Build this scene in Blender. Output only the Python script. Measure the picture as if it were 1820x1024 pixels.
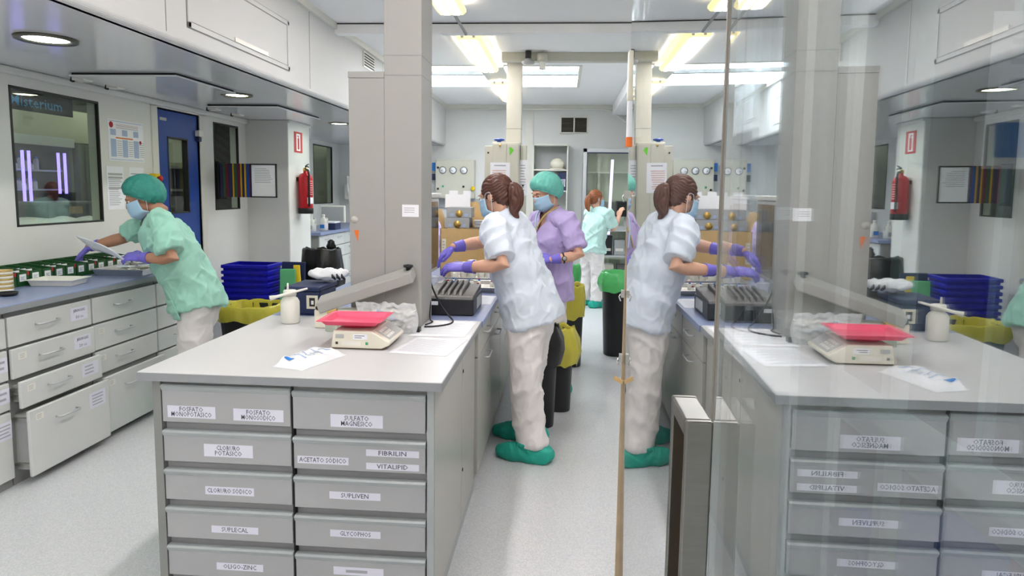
import bpy, bmesh, math, random
from mathutils import Vector, Matrix, noise
random.seed(7)
for o in list(bpy.data.objects): bpy.data.objects.remove(o)
scene = bpy.context.scene
COL = scene.collection
V = Vector

# ---------------------------------------------------------------- camera, world, exposure
cam_d = bpy.data.cameras.new('camera'); cam = bpy.data.objects.new('camera', cam_d); COL.objects.link(cam)
scene.camera = cam
YAW, PITCH, ROLL = -0.0752559, -0.1095311, 0.015
_d = V((math.sin(YAW)*math.cos(PITCH), math.cos(YAW)*math.cos(PITCH), math.sin(PITCH)))
_r = V((math.cos(YAW), -math.sin(YAW), 0)); _u = _r.cross(_d)
_r2 = _r*math.cos(ROLL) + _u*math.sin(ROLL); _u2 = _u*math.cos(ROLL) - _r*math.sin(ROLL)
_m = Matrix((_r2, _u2, -_d)).transposed().to_4x4(); _m.translation = V((0, 0, 1.55))
cam.matrix_world = _m
cam_d.sensor_width = 36; cam_d.lens = 36*1213/1820; cam_d.shift_y = -40/1820
cam_d.clip_start = 0.01; cam_d.clip_end = 100
world = bpy.data.worlds.new('sky'); scene.world = world; world.use_nodes = True
world.node_tree.nodes['Background'].inputs[0].default_value = (0.86, 0.93, 1.0, 1)
world.node_tree.nodes['Background'].inputs[1].default_value = 3.2
vs = scene.view_settings
vs.view_transform = 'Standard'; vs.look = 'None'; vs.gamma = 1; vs.use_curve_mapping = False
vs.exposure = 1.9
TUBE = 11.0          # emission of the fluorescent tubes
DOWN = 16.0          # emission of the round downlights

# ---------------------------------------------------------------- materials
def lin(c):
    return tuple((x/12.92 if x <= .04045 else ((x+.055)/1.055)**2.4) for x in (v/255 for v in c))
MATS = {}
def mat(name, rgb, rough=.5, metal=0., var=.05, nscale=12., bump=0., bscale=60., emit=0., trans=0., ior=1.45, alpha=1., aniso=None, spec=.5, sheen=0.):
    m = bpy.data.materials.new(name); m.use_nodes = True; nt = m.node_tree; b = nt.nodes['Principled BSDF']
    c = lin(rgb)
    tc = nt.nodes.new('ShaderNodeTexCoord'); mp = nt.nodes.new('ShaderNodeMapping')
    nt.links.new(tc.outputs['Object'], mp.inputs['Vector'])
    if aniso: mp.inputs['Scale'].default_value = aniso
    if var > 0:
        n = nt.nodes.new('ShaderNodeTexNoise'); n.inputs['Scale'].default_value = nscale; n.inputs['Detail'].default_value = 4
        nt.links.new(mp.outputs['Vector'], n.inputs['Vector'])
        r = nt.nodes.new('ShaderNodeValToRGB')
        r.color_ramp.elements[0].position = .25; r.color_ramp.elements[1].position = .75
        r.color_ramp.elements[0].color = tuple(max(0, x*(1-var)) for x in c)+(1,)
        r.color_ramp.elements[1].color = tuple(min(1, x*(1+var)) for x in c)+(1,)
        nt.links.new(n.outputs['Fac'], r.inputs['Fac']); nt.links.new(r.outputs['Color'], b.inputs['Base Color'])
    else: b.inputs['Base Color'].default_value = c+(1,)
    b.inputs['Roughness'].default_value = rough; b.inputs['Metallic'].default_value = metal
    b.inputs['IOR'].default_value = ior; b.inputs['Specular IOR Level'].default_value = spec
    if trans: b.inputs['Transmission Weight'].default_value = trans
    if alpha < 1: b.inputs['Alpha'].default_value = alpha
    if sheen: b.inputs['Sheen Weight'].default_value = sheen
    if emit:
        b.inputs['Emission Color'].default_value = c+(1,); b.inputs['Emission Strength'].default_value = emit
    if bump:
        n2 = nt.nodes.new('ShaderNodeTexNoise'); n2.inputs['Scale'].default_value = bscale; n2.inputs['Detail'].default_value = 5
        nt.links.new(mp.outputs['Vector'], n2.inputs['Vector'])
        bp = nt.nodes.new('ShaderNodeBump'); bp.inputs['Strength'].default_value = bump; bp.inputs['Distance'].default_value = .01
        nt.links.new(n2.outputs['Fac'], bp.inputs['Height']); nt.links.new(bp.outputs['Normal'], b.inputs['Normal'])
    MATS[name] = m; return m
def glassmix(name, tint, refl, rough=0.0, gtint=(1, 1, 1)):
    """coated sheet glass: a fixed share is mirrored, the rest passes through"""
    m = bpy.data.materials.new(name); m.use_nodes = True; nt = m.node_tree; nt.nodes.remove(nt.nodes['Principled BSDF'])
    t = nt.nodes.new('ShaderNodeBsdfTransparent'); t.inputs[0].default_value = tint+(1,)
    g = nt.nodes.new('ShaderNodeBsdfGlossy'); g.inputs['Roughness'].default_value = rough; g.inputs[0].default_value = gtint+(1,)
    n = nt.nodes.new('ShaderNodeTexNoise'); n.inputs['Scale'].default_value = 3
    mr = nt.nodes.new('ShaderNodeMapRange'); mr.inputs['To Min'].default_value = refl-.03; mr.inputs['To Max'].default_value = refl+.03
    nt.links.new(n.outputs['Fac'], mr.inputs['Value'])
    x = nt.nodes.new('ShaderNodeMixShader')
    nt.links.new(mr.outputs['Result'], x.inputs[0]); nt.links.new(t.outputs[0], x.inputs[1]); nt.links.new(g.outputs[0], x.inputs[2])
    nt.links.new(x.outputs[0], nt.nodes['Material Output'].inputs[0]); MATS[name] = m; return m

mat('wall', (224, 224, 220), .45, var=.02, nscale=2)
mat('wall_rear', (222, 223, 221), .5, var=.02, nscale=2)
mat('ceiling', (246, 246, 246), .6, var=.015, nscale=3)
mat('soffit', (224, 224, 226), .16, var=.02, nscale=1.5)
mat('bulkhead', (208, 209, 208), .6, var=.015, nscale=2)
mat('seam', (150, 150, 148), .6, var=0)
mat('trim_white', (222, 221, 212), .4, var=.02)
mat('frame_dark', (38, 38, 36), .4, var=.1)
mat('door_blue', (24, 66, 148), .35, var=.05)
mat('win_dark', (26, 28, 26), .5, var=0)
mat('steel', (196, 196, 194), .24, metal=1, var=.05, nscale=30, aniso=(1, 1, 14))
mat('steel_soft', (188, 187, 182), .38, metal=1, var=.05, nscale=30)
mat('bronze', (112, 90, 64), .5, metal=.2, var=.25, nscale=9)
mat('chrome', (225, 225, 225), .12, metal=1, var=0)
mat('alu', (200, 202, 205), .35, metal=.7, var=.03)
mat('pillar', (164, 163, 160), .5, var=.02, nscale=3)
mat('cream_col', (204, 202, 188), .5, var=.02)
mat('unit_grey', (172, 173, 176), .42, var=.025, nscale=4)
mat('unit_lip', (172, 178, 180), .35, var=.02)
mat('unit_dark', (140, 142, 140), .5, var=.03)
mat('gap_black', (22, 22, 24), .7, var=0)
mat('top_white', (203, 203, 205), .4, var=.02, nscale=3)
mat('top_edge', (150, 153, 157), .45, var=.03)
mat('top_blue', (138, 150, 186), .28, var=.03, nscale=4)
mat('side_grey', (186, 184, 178), .3, var=.025, nscale=3)
mat('drawer_white', (212, 214, 213), .38, var=.02, nscale=5)
mat('paper', (240, 241, 246), .7, var=.01)
mat('paper_lilac', (226, 226, 240), .7, var=.01)
mat('ink', (78, 80, 92), .8, var=0)
mat('ink_soft', (170, 173, 182), .8, var=0)
mat('ink_blue', (172, 188, 216), .8, var=0)
mat('ink_red', (176, 42, 50), .7, var=0)
mat('ink_orange', (228, 120, 50), .7, var=0)
mat('ink_pink', (226, 190, 184), .7, var=0)
mat('plastic_white', (232, 230, 222), .35, var=.02)
mat('plastic_cream', (226, 221, 205), .35, var=.03)
mat('plastic_grey', (176, 178, 178), .4, var=.03)
mat('plastic_black', (24, 25, 28), .4, var=.08)
mat('bin_black', (26, 27, 29), .42, var=.1)
mat('device_black', (34, 35, 40), .4, var=.08)
mat('device_vent', (96, 94, 92), .45, var=.08)
mat('pink', (242, 92, 124), .3, var=.03)
mat('pink_deep', (222, 52, 88), .35, var=.03)
mat('green_box', (34, 82, 42), .45, var=.08)
mat('green_lid', (84, 170, 118), .45, var=.05)
mat('crate_blue', (22, 22, 176), .32, var=.08)
mat('navy', (34, 46, 86), .45, var=.08)
mat('yellow', (226, 196, 34), .45, var=.05)
mat('red', (190, 26, 36), .32, var=.05)
mat('red_sign', (196, 74, 74), .5, var=.03)
mat('orange', (232, 116, 40), .5, var=.03)
mat('lime', (104, 206, 48), .5, var=.03)
mat('cardboard', (206, 172, 118), .7, var=.06, nscale=20)
mat('carton_grey', (172, 174, 176), .6, var=.04)
mat('teal_cover', (34, 170, 150), .55, var=.12, nscale=25, bump=.5, bscale=45)
mat('mint', (164, 218, 200), .75, var=.04, nscale=9, bump=.12, bscale=300, sheen=.2)
mat('mint_pale', (186, 220, 214), .75, var=.04, nscale=9, bump=.12, bscale=300, sheen=.2)
mat('sky_white', (224, 233, 247), .75, var=.03, nscale=9, bump=.12, bscale=300, sheen=.2)
mat('lilac', (192, 174, 226), .75, var=.04, nscale=9, bump=.12, bscale=300, sheen=.2)
mat('trousers', (228, 223, 222), .75, var=.03, nscale=9, bump=.1, bscale=300)
mat('skin', (222, 172, 146), .5, var=.06, nscale=14)
mat('skin_tan', (190, 138, 112), .5, var=.06, nscale=14)
mat('glove', (124, 112, 216), .42, var=.06, nscale=30, bump=.1, bscale=120)
mat('mask_blue', (176, 210, 236), .8, var=.03)
mat('strap_white', (235, 238, 242), .7, var=0)
mat('hair_dark', (92, 58, 48), .42, var=.35, nscale=60, aniso=(6, 6, .6))
mat('hair_red', (138, 78, 44), .42, var=.35, nscale=60, aniso=(6, 6, .6))
mat('brow', (70, 44, 36), .7, var=0)
mat('lip', (172, 96, 92), .5, var=0)
mat('watch', (28, 28, 34), .3, var=0)
mat('lanyard', (206, 186, 110), .5, var=.2, nscale=60)
mat('lanyard_blue', (186, 214, 232), .5, var=.05)
mat('led', (140, 122, 255), .5, var=0, emit=.8)
mat('led_white', (208, 202, 255), .5, var=0, emit=.33)
mat('tube_light', (253, 249, 249), .5, var=0, emit=TUBE)
mat('tube_light_fill', (253, 249, 249), .5, var=0, emit=TUBE*1.75)  # stronger glow for the two added fill battens
mat('diffuser_warm', (255, 236, 168), .5, var=0, emit=.27)
mat('down_green', (242, 255, 242), .4, var=0, emit=DOWN)
mat('down_yellow', (250, 252, 200), .4, var=0, emit=DOWN*.8)
mat('down_ring', (96, 92, 84), .3, metal=.8, var=.1)
mat('sign_blue', (40, 122, 205), .5, var=.02)
mat('exit_green', (70, 160, 112), .5, var=.02)
mat('cloth_grey', (120, 122, 120), .7, var=.2)
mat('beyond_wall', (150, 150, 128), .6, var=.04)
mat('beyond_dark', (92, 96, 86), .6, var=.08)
mat('screen', (16, 20, 26), .12, var=0)
mat('screen_blue', (60, 120, 160), .3, var=.15, emit=.12)
mat('steel_handle', (128, 126, 122), .28, metal=1, var=.05, nscale=30, aniso=(1, 1, 14))
mat('edge_wood', (168, 146, 118), .5, var=.15, nscale=18)
mat('beyond_fill_lamp', (235, 245, 225), .5, var=0, emit=1.5)  # glow of the lamps added in the room beyond
mat('panel_navy', (30, 32, 74), .4, var=.05)
mat('panel_maroon', (92, 18, 48), .4, var=.05)
mat('panel_green', (44, 78, 50), .4, var=.05)
mat('panel_yellow', (206, 160, 24), .4, var=.05)
mat('seam_bronze', (128, 120, 112), .45, metal=.3, var=.05)
mat('handle_metal', (206, 208, 210), .3, metal=.5, var=.02)
mat('rubber', (30, 30, 30), .6, var=0)
mat('backdrop_dark', (50, 52, 52), .6, var=.05)  # dark colour of the added backdrop behind the glass doors
mat('shelf_teal', (168, 190, 188), .4, var=.03)
mat('gold', (206, 170, 92), .35, metal=.6, var=.05)
mat('vent_dark', (74, 70, 60), .6, var=.05)
def bagmat(name, rgb, alpha, rough=.22):
    m = mat(name, rgb, rough, var=.10, nscale=9, bump=.7, bscale=14, alpha=alpha); return m
bagmat('bag_yellow', (216, 206, 78), .8); bagmat('bag_green', (96, 206, 122), .9); bagmat('bag_black', (20, 20, 22), 1., .3)
bagmat('bag_clear', (240, 242, 246), .38, .10); bagmat('bag_white', (236, 238, 242), .95, .4)
glassmix('glass_mirror', (.93, .95, .96), .80, 0., (.94, .96, .97))
glassmix('glass_mirror_near', (.93, .95, .96), .45, 0., (.94, .96, .97))
glassmix('glass_mirror_near_inner', (.90, .93, .93), .24, 0., (.92, .95, .96))
glassmix('glass_mirror_inner', (.86, .90, .90), .55, 0., (.92, .95, .96))
glassmix('glass_window', (.86, .90, .85), .07)
glassmix('glass_clear', (.95, .97, .97), .08)
mat('vial_glass', (225, 238, 232), .05, trans=.9, var=0)
# speckled vinyl floor
def floor_mat():
    m = mat('floor', (216, 217, 219), .28, var=.02, nscale=1.2, bump=.03, bscale=400); nt = m.node_tree; b = nt.nodes['Principled BSDF']
    src = b.inputs['Base Color'].links[0].from_socket
    tc = [n for n in nt.nodes if n.type == 'TEX_COORD'][0]
    n = nt.nodes.new('ShaderNodeTexNoise'); n.inputs['Scale'].default_value = 170; n.inputs['Detail'].default_value = 2
    nt.links.new(tc.outputs['Object'], n.inputs['Vector'])
    r = nt.nodes.new('ShaderNodeValToRGB'); r.color_ramp.elements[0].position = .38; r.color_ramp.elements[1].position = .62
    r.color_ramp.elements[0].color = (.80, .82, .84, 1); r.color_ramp.elements[1].color = (1, 1, 1, 1)
    nt.links.new(n.outputs['Fac'], r.inputs['Fac'])
    mx = nt.nodes.new('ShaderNodeMix'); mx.data_type = 'RGBA'; mx.blend_type = 'MULTIPLY'; mx.inputs[0].default_value = 1
    nt.links.new(src, mx.inputs[6]); nt.links.new(r.outputs['Color'], mx.inputs[7]); nt.links.new(mx.outputs[2], b.inputs['Base Color'])
floor_mat()

# ---------------------------------------------------------------- mesh builder
class B:
    def __init__(s): s.v = []; s.f = []; s.m = []; s.sm = []; s.mats = []; s.xf = None
    def mi(s, name):
        if name not in s.mats: s.mats.append(name)
        return s.mats.index(name)
    def add(s, vs, fs, mat, smooth=False):
        o = len(s.v); k = s.mi(mat)
        for p in vs: s.v.append((s.xf @ V(p)) if s.xf else V(p))
        for f in fs: s.f.append(tuple(i+o for i in f)); s.m.append(k); s.sm.append(smooth)
        return s
    def box(s, x0, x1, y0, y1, z0, z1, mat):
        vs = [(x, y, z) for x in (x0, x1) for y in (y0, y1) for z in (z0, z1)]
        return s.add(vs, [(0, 1, 3, 2), (4, 6, 7, 5), (0, 4, 5, 1), (2, 3, 7, 6), (0, 2, 6, 4), (1, 5, 7, 3)], mat)
    def obox(s, c, ax, ay, az, mat):   # half-axis vectors
        c, ax, ay, az = V(c), V(ax), V(ay), V(az)
        vs = [c+ax*i+ay*j+az*k for i in (-1, 1) for j in (-1, 1) for k in (-1, 1)]
        return s.add(vs, [(0, 1, 3, 2), (4, 6, 7, 5), (0, 4, 5, 1), (2, 3, 7, 6), (0, 2, 6, 4), (1, 5, 7, 3)], mat)
    def quad(s, a, b, c, d, mat): return s.add([a, b, c, d], [(0, 1, 2, 3)], mat)
    def prism(s, poly, axis, a0, a1, mat):
        def P(u, w, a):
            return {'x': (a, u, w), 'y': (u, a, w), 'z': (u, w, a)}[axis]
        n = len(poly); vs = [P(u, w, a0) for u, w in poly]+[P(u, w, a1) for u, w in poly]
        fs = [tuple(range(n))[::-1], tuple(range(n, 2*n))]+[(i, (i+1) % n, n+(i+1) % n, n+i) for i in range(n)]
        return s.add(vs, fs, mat)
    def lathe(s, c, prof, mat, n=24, axis='z', smooth=True, ex=2., sx=1., sy=1., wob=None, cap=True):
        """prof = [(r, z)]; ex = superellipse exponent; wob(a, i) scales the radius"""
        vs = []; fs = []
        for i, (r, z) in enumerate(prof):
            for k in range(n):
                a = 2*math.pi*k/n; ca, sa = math.cos(a), math.sin(a)
                q = r*(abs(ca)**ex+abs(sa)**ex)**(-1/ex)*(wob(a, i) if wob else 1)
                x, y = q*ca*sx, q*sa*sy
                p = {'z': (x, y, z), 'y': (x, z, y), 'x': (z, x, y)}[axis]
                vs.append((c[0]+p[0], c[1]+p[1], c[2]+p[2]))
        for i in range(len(prof)-1):
            for k in range(n):
                a, b2 = i*n+k, i*n+(k+1) % n
                fs.append((a, b2, b2+n, a+n))
        if cap:
            if prof[0][0] > 1e-5: fs.append(tuple(range(n))[::-1])
            if prof[-1][0] > 1e-5: fs.append(tuple(range((len(prof)-1)*n, len(prof)*n)))
        return s.add(vs, fs, mat, smooth)
    def tube(s, pts, r, mat, n=8, cap=True):
        pts = [V(p) for p in pts]; vs = []; fs = []
        rr = r if isinstance(r, (list, tuple)) else [r]*len(pts)
        t0 = (pts[1]-pts[0]).normalized(); nrm = t0.orthogonal().normalized()
        for i, p in enumerate(pts):
            t = (pts[min(i+1, len(pts)-1)]-pts[max(i-1, 0)]).normalized()
            nrm = (nrm-t*nrm.dot(t)).normalized(); b2 = t.cross(nrm)
            for k in range(n):
                a = 2*math.pi*k/n; vs.append(p+(nrm*math.cos(a)+b2*math.sin(a))*rr[i])
        for i in range(len(pts)-1):
            for k in range(n):
                a, b2 = i*n+k, i*n+(k+1) % n; fs.append((a, b2, b2+n, a+n))
        if cap: fs.append(tuple(range(n))[::-1]); fs.append(tuple(range((len(pts)-1)*n, len(pts)*n)))
        return s.add(vs, fs, mat, True)
    def loft(s, pts, rad, side, mat='skin', n=16, round_ends=True):
        """elliptical tube; rad = [(a, b)]: a along side, b across"""
        pts = [V(p) for p in pts]; rad = [(r, r) if not isinstance(r, (tuple, list)) else r for r in rad]
        if round_ends:
            d0 = (pts[0]-pts[1]).normalized(); d1 = (pts[-1]-pts[-2]).normalized()
            a0 = min(rad[0]); a1 = min(rad[-1])
            pre = [(pts[0]+d0*a0*h, (rad[0][0]*w, rad[0][1]*w)) for h, w in ((.95, .25), (.75, .62), (.4, .9))]
            post = [(pts[-1]+d1*a1*h, (rad[-1][0]*w, rad[-1][1]*w)) for h, w in ((.4, .9), (.75, .62), (.95, .25))]
            pts = [p for p, _ in pre]+pts+[p for p, _ in post]; rad = [q for _, q in pre]+rad+[q for _, q in post]
        vs = []; fs = []; side = V(side)
        for i, p in enumerate(pts):
            t = (pts[min(i+1, len(pts)-1)]-pts[max(i-1, 0)]).normalized()
            sd = side-t*side.dot(t)
            sd = sd.normalized() if sd.length > 1e-4 else t.orthogonal().normalized()
            b2 = t.cross(sd)
            for k in range(n):
                a = 2*math.pi*k/n; vs.append(p+sd*math.cos(a)*rad[i][0]+b2*math.sin(a)*rad[i][1])
        for i in range(len(pts)-1):
            for k in range(n):
                a, b2 = i*n+k, i*n+(k+1) % n; fs.append((a, b2, b2+n, a+n))
        fs.append(tuple(range(n))[::-1]); fs.append(tuple(range((len(pts)-1)*n, len(pts)*n)))
        return s.add(vs, fs, mat, True)
    def ell(s, c, ax, ay, az, mat, nu=20, nv=12):
        c, ax, ay, az = V(c), V(ax), V(ay), V(az); vs = []; fs = []
        for i in range(nv+1):
            th = math.pi*i/nv
            for k in range(nu):
                a = 2*math.pi*k/nu
                vs.append(c+ax*math.sin(th)*math.cos(a)+ay*math.sin(th)*math.sin(a)+az*math.cos(th))
        for i in range(nv):
            for k in range(nu):
                a, b2 = i*nu+k, i*nu+(k+1) % nu; fs.append((a, a+nu, b2+nu, b2))
        return s.add(vs, fs, mat, True)
    def grid(s, fn, nu, nv, mat, smooth=True, thick=0.):
        vs = [V(fn(i/nu, j/nv)) for i in range(nu+1) for j in range(nv+1)]
        fs = [(i*(nv+1)+j, (i+1)*(nv+1)+j, (i+1)*(nv+1)+j+1, i*(nv+1)+j+1) for i in range(nu) for j in range(nv)]
        return s.add(vs, fs, mat, smooth)

ORG = {}
def sid(o, label, cat, group=None):
    o['label'] = label; o['category'] = cat
    if group: o['group'] = group
    return o
def thing(name, label, cat, loc=(0, 0, 0), group=None):
    o = bpy.data.objects.new(name, None); COL.objects.link(o); o.location = loc; o.empty_display_size = .05
    ORG[o] = V(loc); return sid(o, label, cat, group)
def link_mesh(name, me, parent, org):
    o = bpy.data.objects.new(name, me); COL.objects.link(o)
    if parent is not None:
        o.parent = parent; o.location = org-ORG[parent]
    else: o.location = org
    ORG[o] = org; return o
def build(name, b, parent=None, bevel=0., seg=2, label=None, cat=None, group=None, kind=None, org=None, solid=0., fixn=True):
    """b holds world coordinates; one mesh object out"""
    if org is None:
        if parent is not None: org = ORG[parent].copy()
        else:
            xs = [p.x for p in b.v]; ys = [p.y for p in b.v]; zs = [p.z for p in b.v]
            org = V(((min(xs)+max(xs))/2, (min(ys)+max(ys))/2, min(zs)))
    else: org = V(org)
    me = bpy.data.meshes.new(name); me.from_pydata([p-org for p in b.v], [], b.f)
    for n in b.mats: me.materials.append(MATS[n])
    me.polygons.foreach_set('material_index', b.m); me.polygons.foreach_set('use_smooth', b.sm)
    me.validate()
    if fixn:
        bm = bmesh.new(); bm.from_mesh(me); bmesh.ops.recalc_face_normals(bm, faces=bm.faces); bm.to_mesh(me); bm.free()
    me.update()
    o = link_mesh(name, me, parent, org)
    if solid:
        md = o.modifiers.new('solid', 'SOLIDIFY'); md.thickness = solid; md.offset = 0
    if bevel:
        md = o.modifiers.new('bevel', 'BEVEL'); md.width = bevel; md.segments = seg; md.limit_method = 'ANGLE'; md.angle_limit = .6
    if label and cat: sid(o, label, cat, group)
    elif label: o['label'] = label
    if kind: o['kind'] = kind
    return o
def struct(name, b, parent=None, **k):
    return build(name, b, parent, kind='structure', **k)
def mesh_copy(src, parent, org, name=None):
    o = src.copy(); COL.objects.link(o); o.name = name or src.name.split('.')[0]
    org = V(org); o.parent = parent
    o.location = org-ORG[parent] if parent is not None else org
    ORG[o] = org; return o

# ---------------------------------------------------------------- lettering
_TX = {}
def text2d(s, size):
    key = (s,)
    if key not in _TX:
        cu = bpy.data.curves.new('lettering', 'FONT'); cu.body = s; cu.align_x = 'CENTER'; cu.align_y = 'CENTER'; cu.resolution_u = 1
        cu.offset = .005
        ob = bpy.data.objects.new('lettering', cu); COL.objects.link(ob)
        dg = bpy.context.evaluated_depsgraph_get(); me = bpy.data.meshes.new_from_object(ob.evaluated_get(dg))
        _TX[key] = ([tuple(v.co) for v in me.vertices], [tuple(p.vertices) for p in me.polygons])
        bpy.data.objects.remove(ob); bpy.data.curves.remove(cu); bpy.data.meshes.remove(me)
    vs, fs = _TX[key]
    return [(x*size, y*size) for x, y, z in vs], fs
def put_text(b, s, c, u, v, size, mat, off=.0008, width=None):
    c, u, v = V(c), V(u).normalized(), V(v).normalized(); n = u.cross(v)
    vs, fs = text2d(s, size)
    if width and vs:
        w = max(x for x, y in vs)-min(x for x, y in vs); k = width/w
        vs = [(x*k, y) for x, y in vs]
    b.add([c+u*x+v*y+n*off for x, y in vs], fs, mat)
def sheet(b, c, u, v, w, h, mat, t=.0008):
    """thin sheet of paper centred at c; u right, v up, facing u x v"""
    c, u, v = V(c), V(u).normalized(), V(v).normalized(); n = u.cross(v)
    b.obox(c+n*t/2, u*w/2, v*h/2, n*t/2, mat)
def lines(b, c, u, v, w, h, rows, mat, fill=.5, off=.0014, jitter=.35):
    c, u, v = V(c), V(u).normalized(), V(v).normalized(); n = u.cross(v); rnd = random.Random(rows*7+int(w*1000))
    for i in range(rows):
        y = h*(.5-(i+.5)/rows); ww = w*(1-rnd.random()*jitter); th = h/rows*fill
        p = c+v*y+u*(-(w-ww)/2)+n*off
        b.quad(p-u*ww/2-v*th/2, p+u*ww/2-v*th/2, p+u*ww/2+v*th/2, p-u*ww/2+v*th/2, mat)
X1, Y1, Z1 = V((1, 0, 0)), V((0, 1, 0)), V((0, 0, 1))
def pull_handle(parent, c, along, out, length, proj=.03, r=.005, name='handle'):
    c, along, out = V(c), V(along).normalized(), V(out).normalized()
    h = length/2; b = B()
    b.tube([c-along*h, c-along*h+out*proj*.7, c-along*(h-.012)+out*proj, c+along*(h-.012)+out*proj, c+along*h+out*proj*.7, c+along*h], r, 'handle_metal', 8)
    return build(name, b, parent, label='chrome bar handle')
# ================================================================ THE SETTING
WX, SZ, BX, CZ, RY, RX = -3.42, 2.26, -1.96, 2.92, 11.2, 1.12
b = B(); b.box(-6, RX+.1, -3.2, RY+.1, -.05, 0, 'floor'); struct('floor', b)
def wall_x(name, x0, x1, y0, y1, z0, z1, holes, m):
    """wall slab in the YZ plane with rectangular holes (ya, yb, za, zb), left to right"""
    b = B(); y = y0
    for ya, yb, za, zb in holes:
        b.box(x0, x1, y, ya, z0, z1, m)
        if za > z0: b.box(x0, x1, ya, yb, z0, za, m)
        if zb < z1: b.box(x0, x1, ya, yb, zb, z1, m)
        y = yb
    b.box(x0, x1, y, y1, z0, z1, m); return b
W1 = (4.03, 4.845, 1.275, 2.15); D1 = (5.563, 6.228, 0, 2.2); W2 = (6.487, 7.0, 1.313, 2.17); W3 = (10.02, 10.86, 1.30, 2.2)
struct('wall_left', wall_x('w', WX-.09, WX, -3.2, 7.17, 0, SZ+.05, [W1, D1, W2], 'wall'))
struct('wall_left_rear', wall_x('w', -3.84, -3.75, 7.7, RY, 0, SZ+.05, [W3], 'wall'))
b = B(); b.box(-3.84, -2.954, 7.17, 7.787, 0, SZ, 'wall'); struct('wall_stub', b, bevel=.012)
b = B(); b.box(-3.9, RX+.1, RY, RY+.1, 0, CZ+.1, 'wall_rear'); struct('wall_back', b)
b = B(); b.box(RX, RX+.1, -3.2, RY, 0, CZ+.1, 'wall_rear'); struct('wall_right', b)
b = B(); b.box(-3.5, RX, -3.3, -3.2, 0, CZ+.1, 'wall'); struct('wall_front', b)
b = B(); b.box(-3.84, BX-.03, -3.2, RY, SZ, SZ+.04, 'soffit'); struct('ceiling_soffit', b)
# bulkhead with a rounded lower edge
pr = [(BX-.06, CZ), (BX-.06, SZ)]+[(BX-.035+.035*math.sin(a), SZ+.035-.035*math.cos(a)) for a in [i*math.pi/2/6 for i in range(7)]]+[(BX, CZ)]
b = B(); b.prism(pr, 'y', -3.2, RY, 'bulkhead'); struct('wall_bulkhead', b)
for y in (1.2, 3.3, 5.2, 7.3, 9.3):
    b = B(); b.box(BX-.001, BX+.0015, y-.003, y+.003, SZ+.04, CZ, 'seam'); struct('trim_bulkhead_joint', b)
b = B(); b.box(BX-.001, BX+.03, -3.2, RY, CZ-.05, CZ, 'trim_white'); struct('trim_bulkhead_top', b)
b = B(); b.box(WX, WX+.035, -3.2, 7.17, SZ-.05, SZ, 'wall'); struct('trim_left_cove', b, bevel=.015)
b = B(); b.box(-2.954, -2.93, 7.17, 7.787, SZ-.035, SZ, 'wall'); struct('trim_stub_cove', b, bevel=.01)
# ceiling slab around the skylight
SK = (7.71, 9.21, BX, .13)
b = B()
b.box(BX-.06, RX, -3.2, SK[0], CZ, CZ+.06, 'ceiling'); b.box(BX-.06, RX, SK[1], RY, CZ, CZ+.06, 'ceiling'); b.box(SK[3], RX, SK[0], SK[1], CZ, CZ+.06, 'ceiling')
struct('ceiling', b)
b = B()
b.box(SK[3]-.006, SK[3]+.03, SK[0]-.03, SK[1]+.03, CZ-.008, CZ-.0005, 'trim_white'); b.box(BX, SK[3], SK[0]-.03, SK[0]+.006, CZ-.008, CZ-.0005, 'trim_white')
b.box(BX, SK[3], SK[1]-.006, SK[1]+.03, CZ-.008, CZ-.0005, 'trim_white')
win = struct('window_skylight', b)
b = B(); b.box(BX, SK[3], 8.31, 8.37, CZ+.001, CZ+.045, 'cloth_grey'); build('glazing_bar', b, win)
for ya, yb in ((SK[0], 8.31), (8.37, SK[1])):
    b = B(); b.box(BX, SK[3], ya, yb, CZ+.050, CZ+.055, 'glass_clear'); build('pane', b, win)
# ceiling beams and conduits
b = B(); b.box(BX, RX, 5.76, 5.86, CZ-.085, CZ, 'ceiling'); b.box(BX, RX, 5.752, 5.76, CZ-.012, CZ-.004, 'gap_black'); struct('trim_ceiling_beam', b, bevel=.004)
b = B(); b.box(-.66, RX, 6.98, 7.08, CZ-.085, CZ, 'cream_col'); struct('trim_ceiling_beam', b, bevel=.004)
b = B(); b.box(BX, RX, RY-.05, RY, CZ-.07, CZ, 'trim_white'); struct('trim_rear_cornice', b)
b = B(); b.box(-.66, -.53, RY-.03, RY, 0, CZ-.07, 'trim_white'); struct('trim_rear_pilaster', b)
b = B(); b.box(.72, RX, 7.4, 11.1, CZ-.16, CZ, 'ceiling'); struct('trim_right_duct', b, bevel=.01)
b = B(); b.tube([(BX+.3, RY-.12, CZ-.08), (.55, RY-.12, CZ-.07), (.7, RY-.15, CZ-.1), (.92, RY-.2, CZ-.27), (RX-.03, RY-.22, CZ-.3)], .014, 'trim_white'); struct('trim_conduit', b)
b = B(); b.tube([(-.86, 5.18, CZ-.06), (-.845, 5.75, CZ-.09), (-.845, 5.76, CZ-.1)], .012, 'plastic_grey'); struct('trim_conduit', b)
b = B(); b.box(-.98, -.70, 7.62, 9.35, CZ-.035, CZ-.002, 'trim_white'); struct('trim_lamp_trunking', b, bevel=.004)

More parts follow.
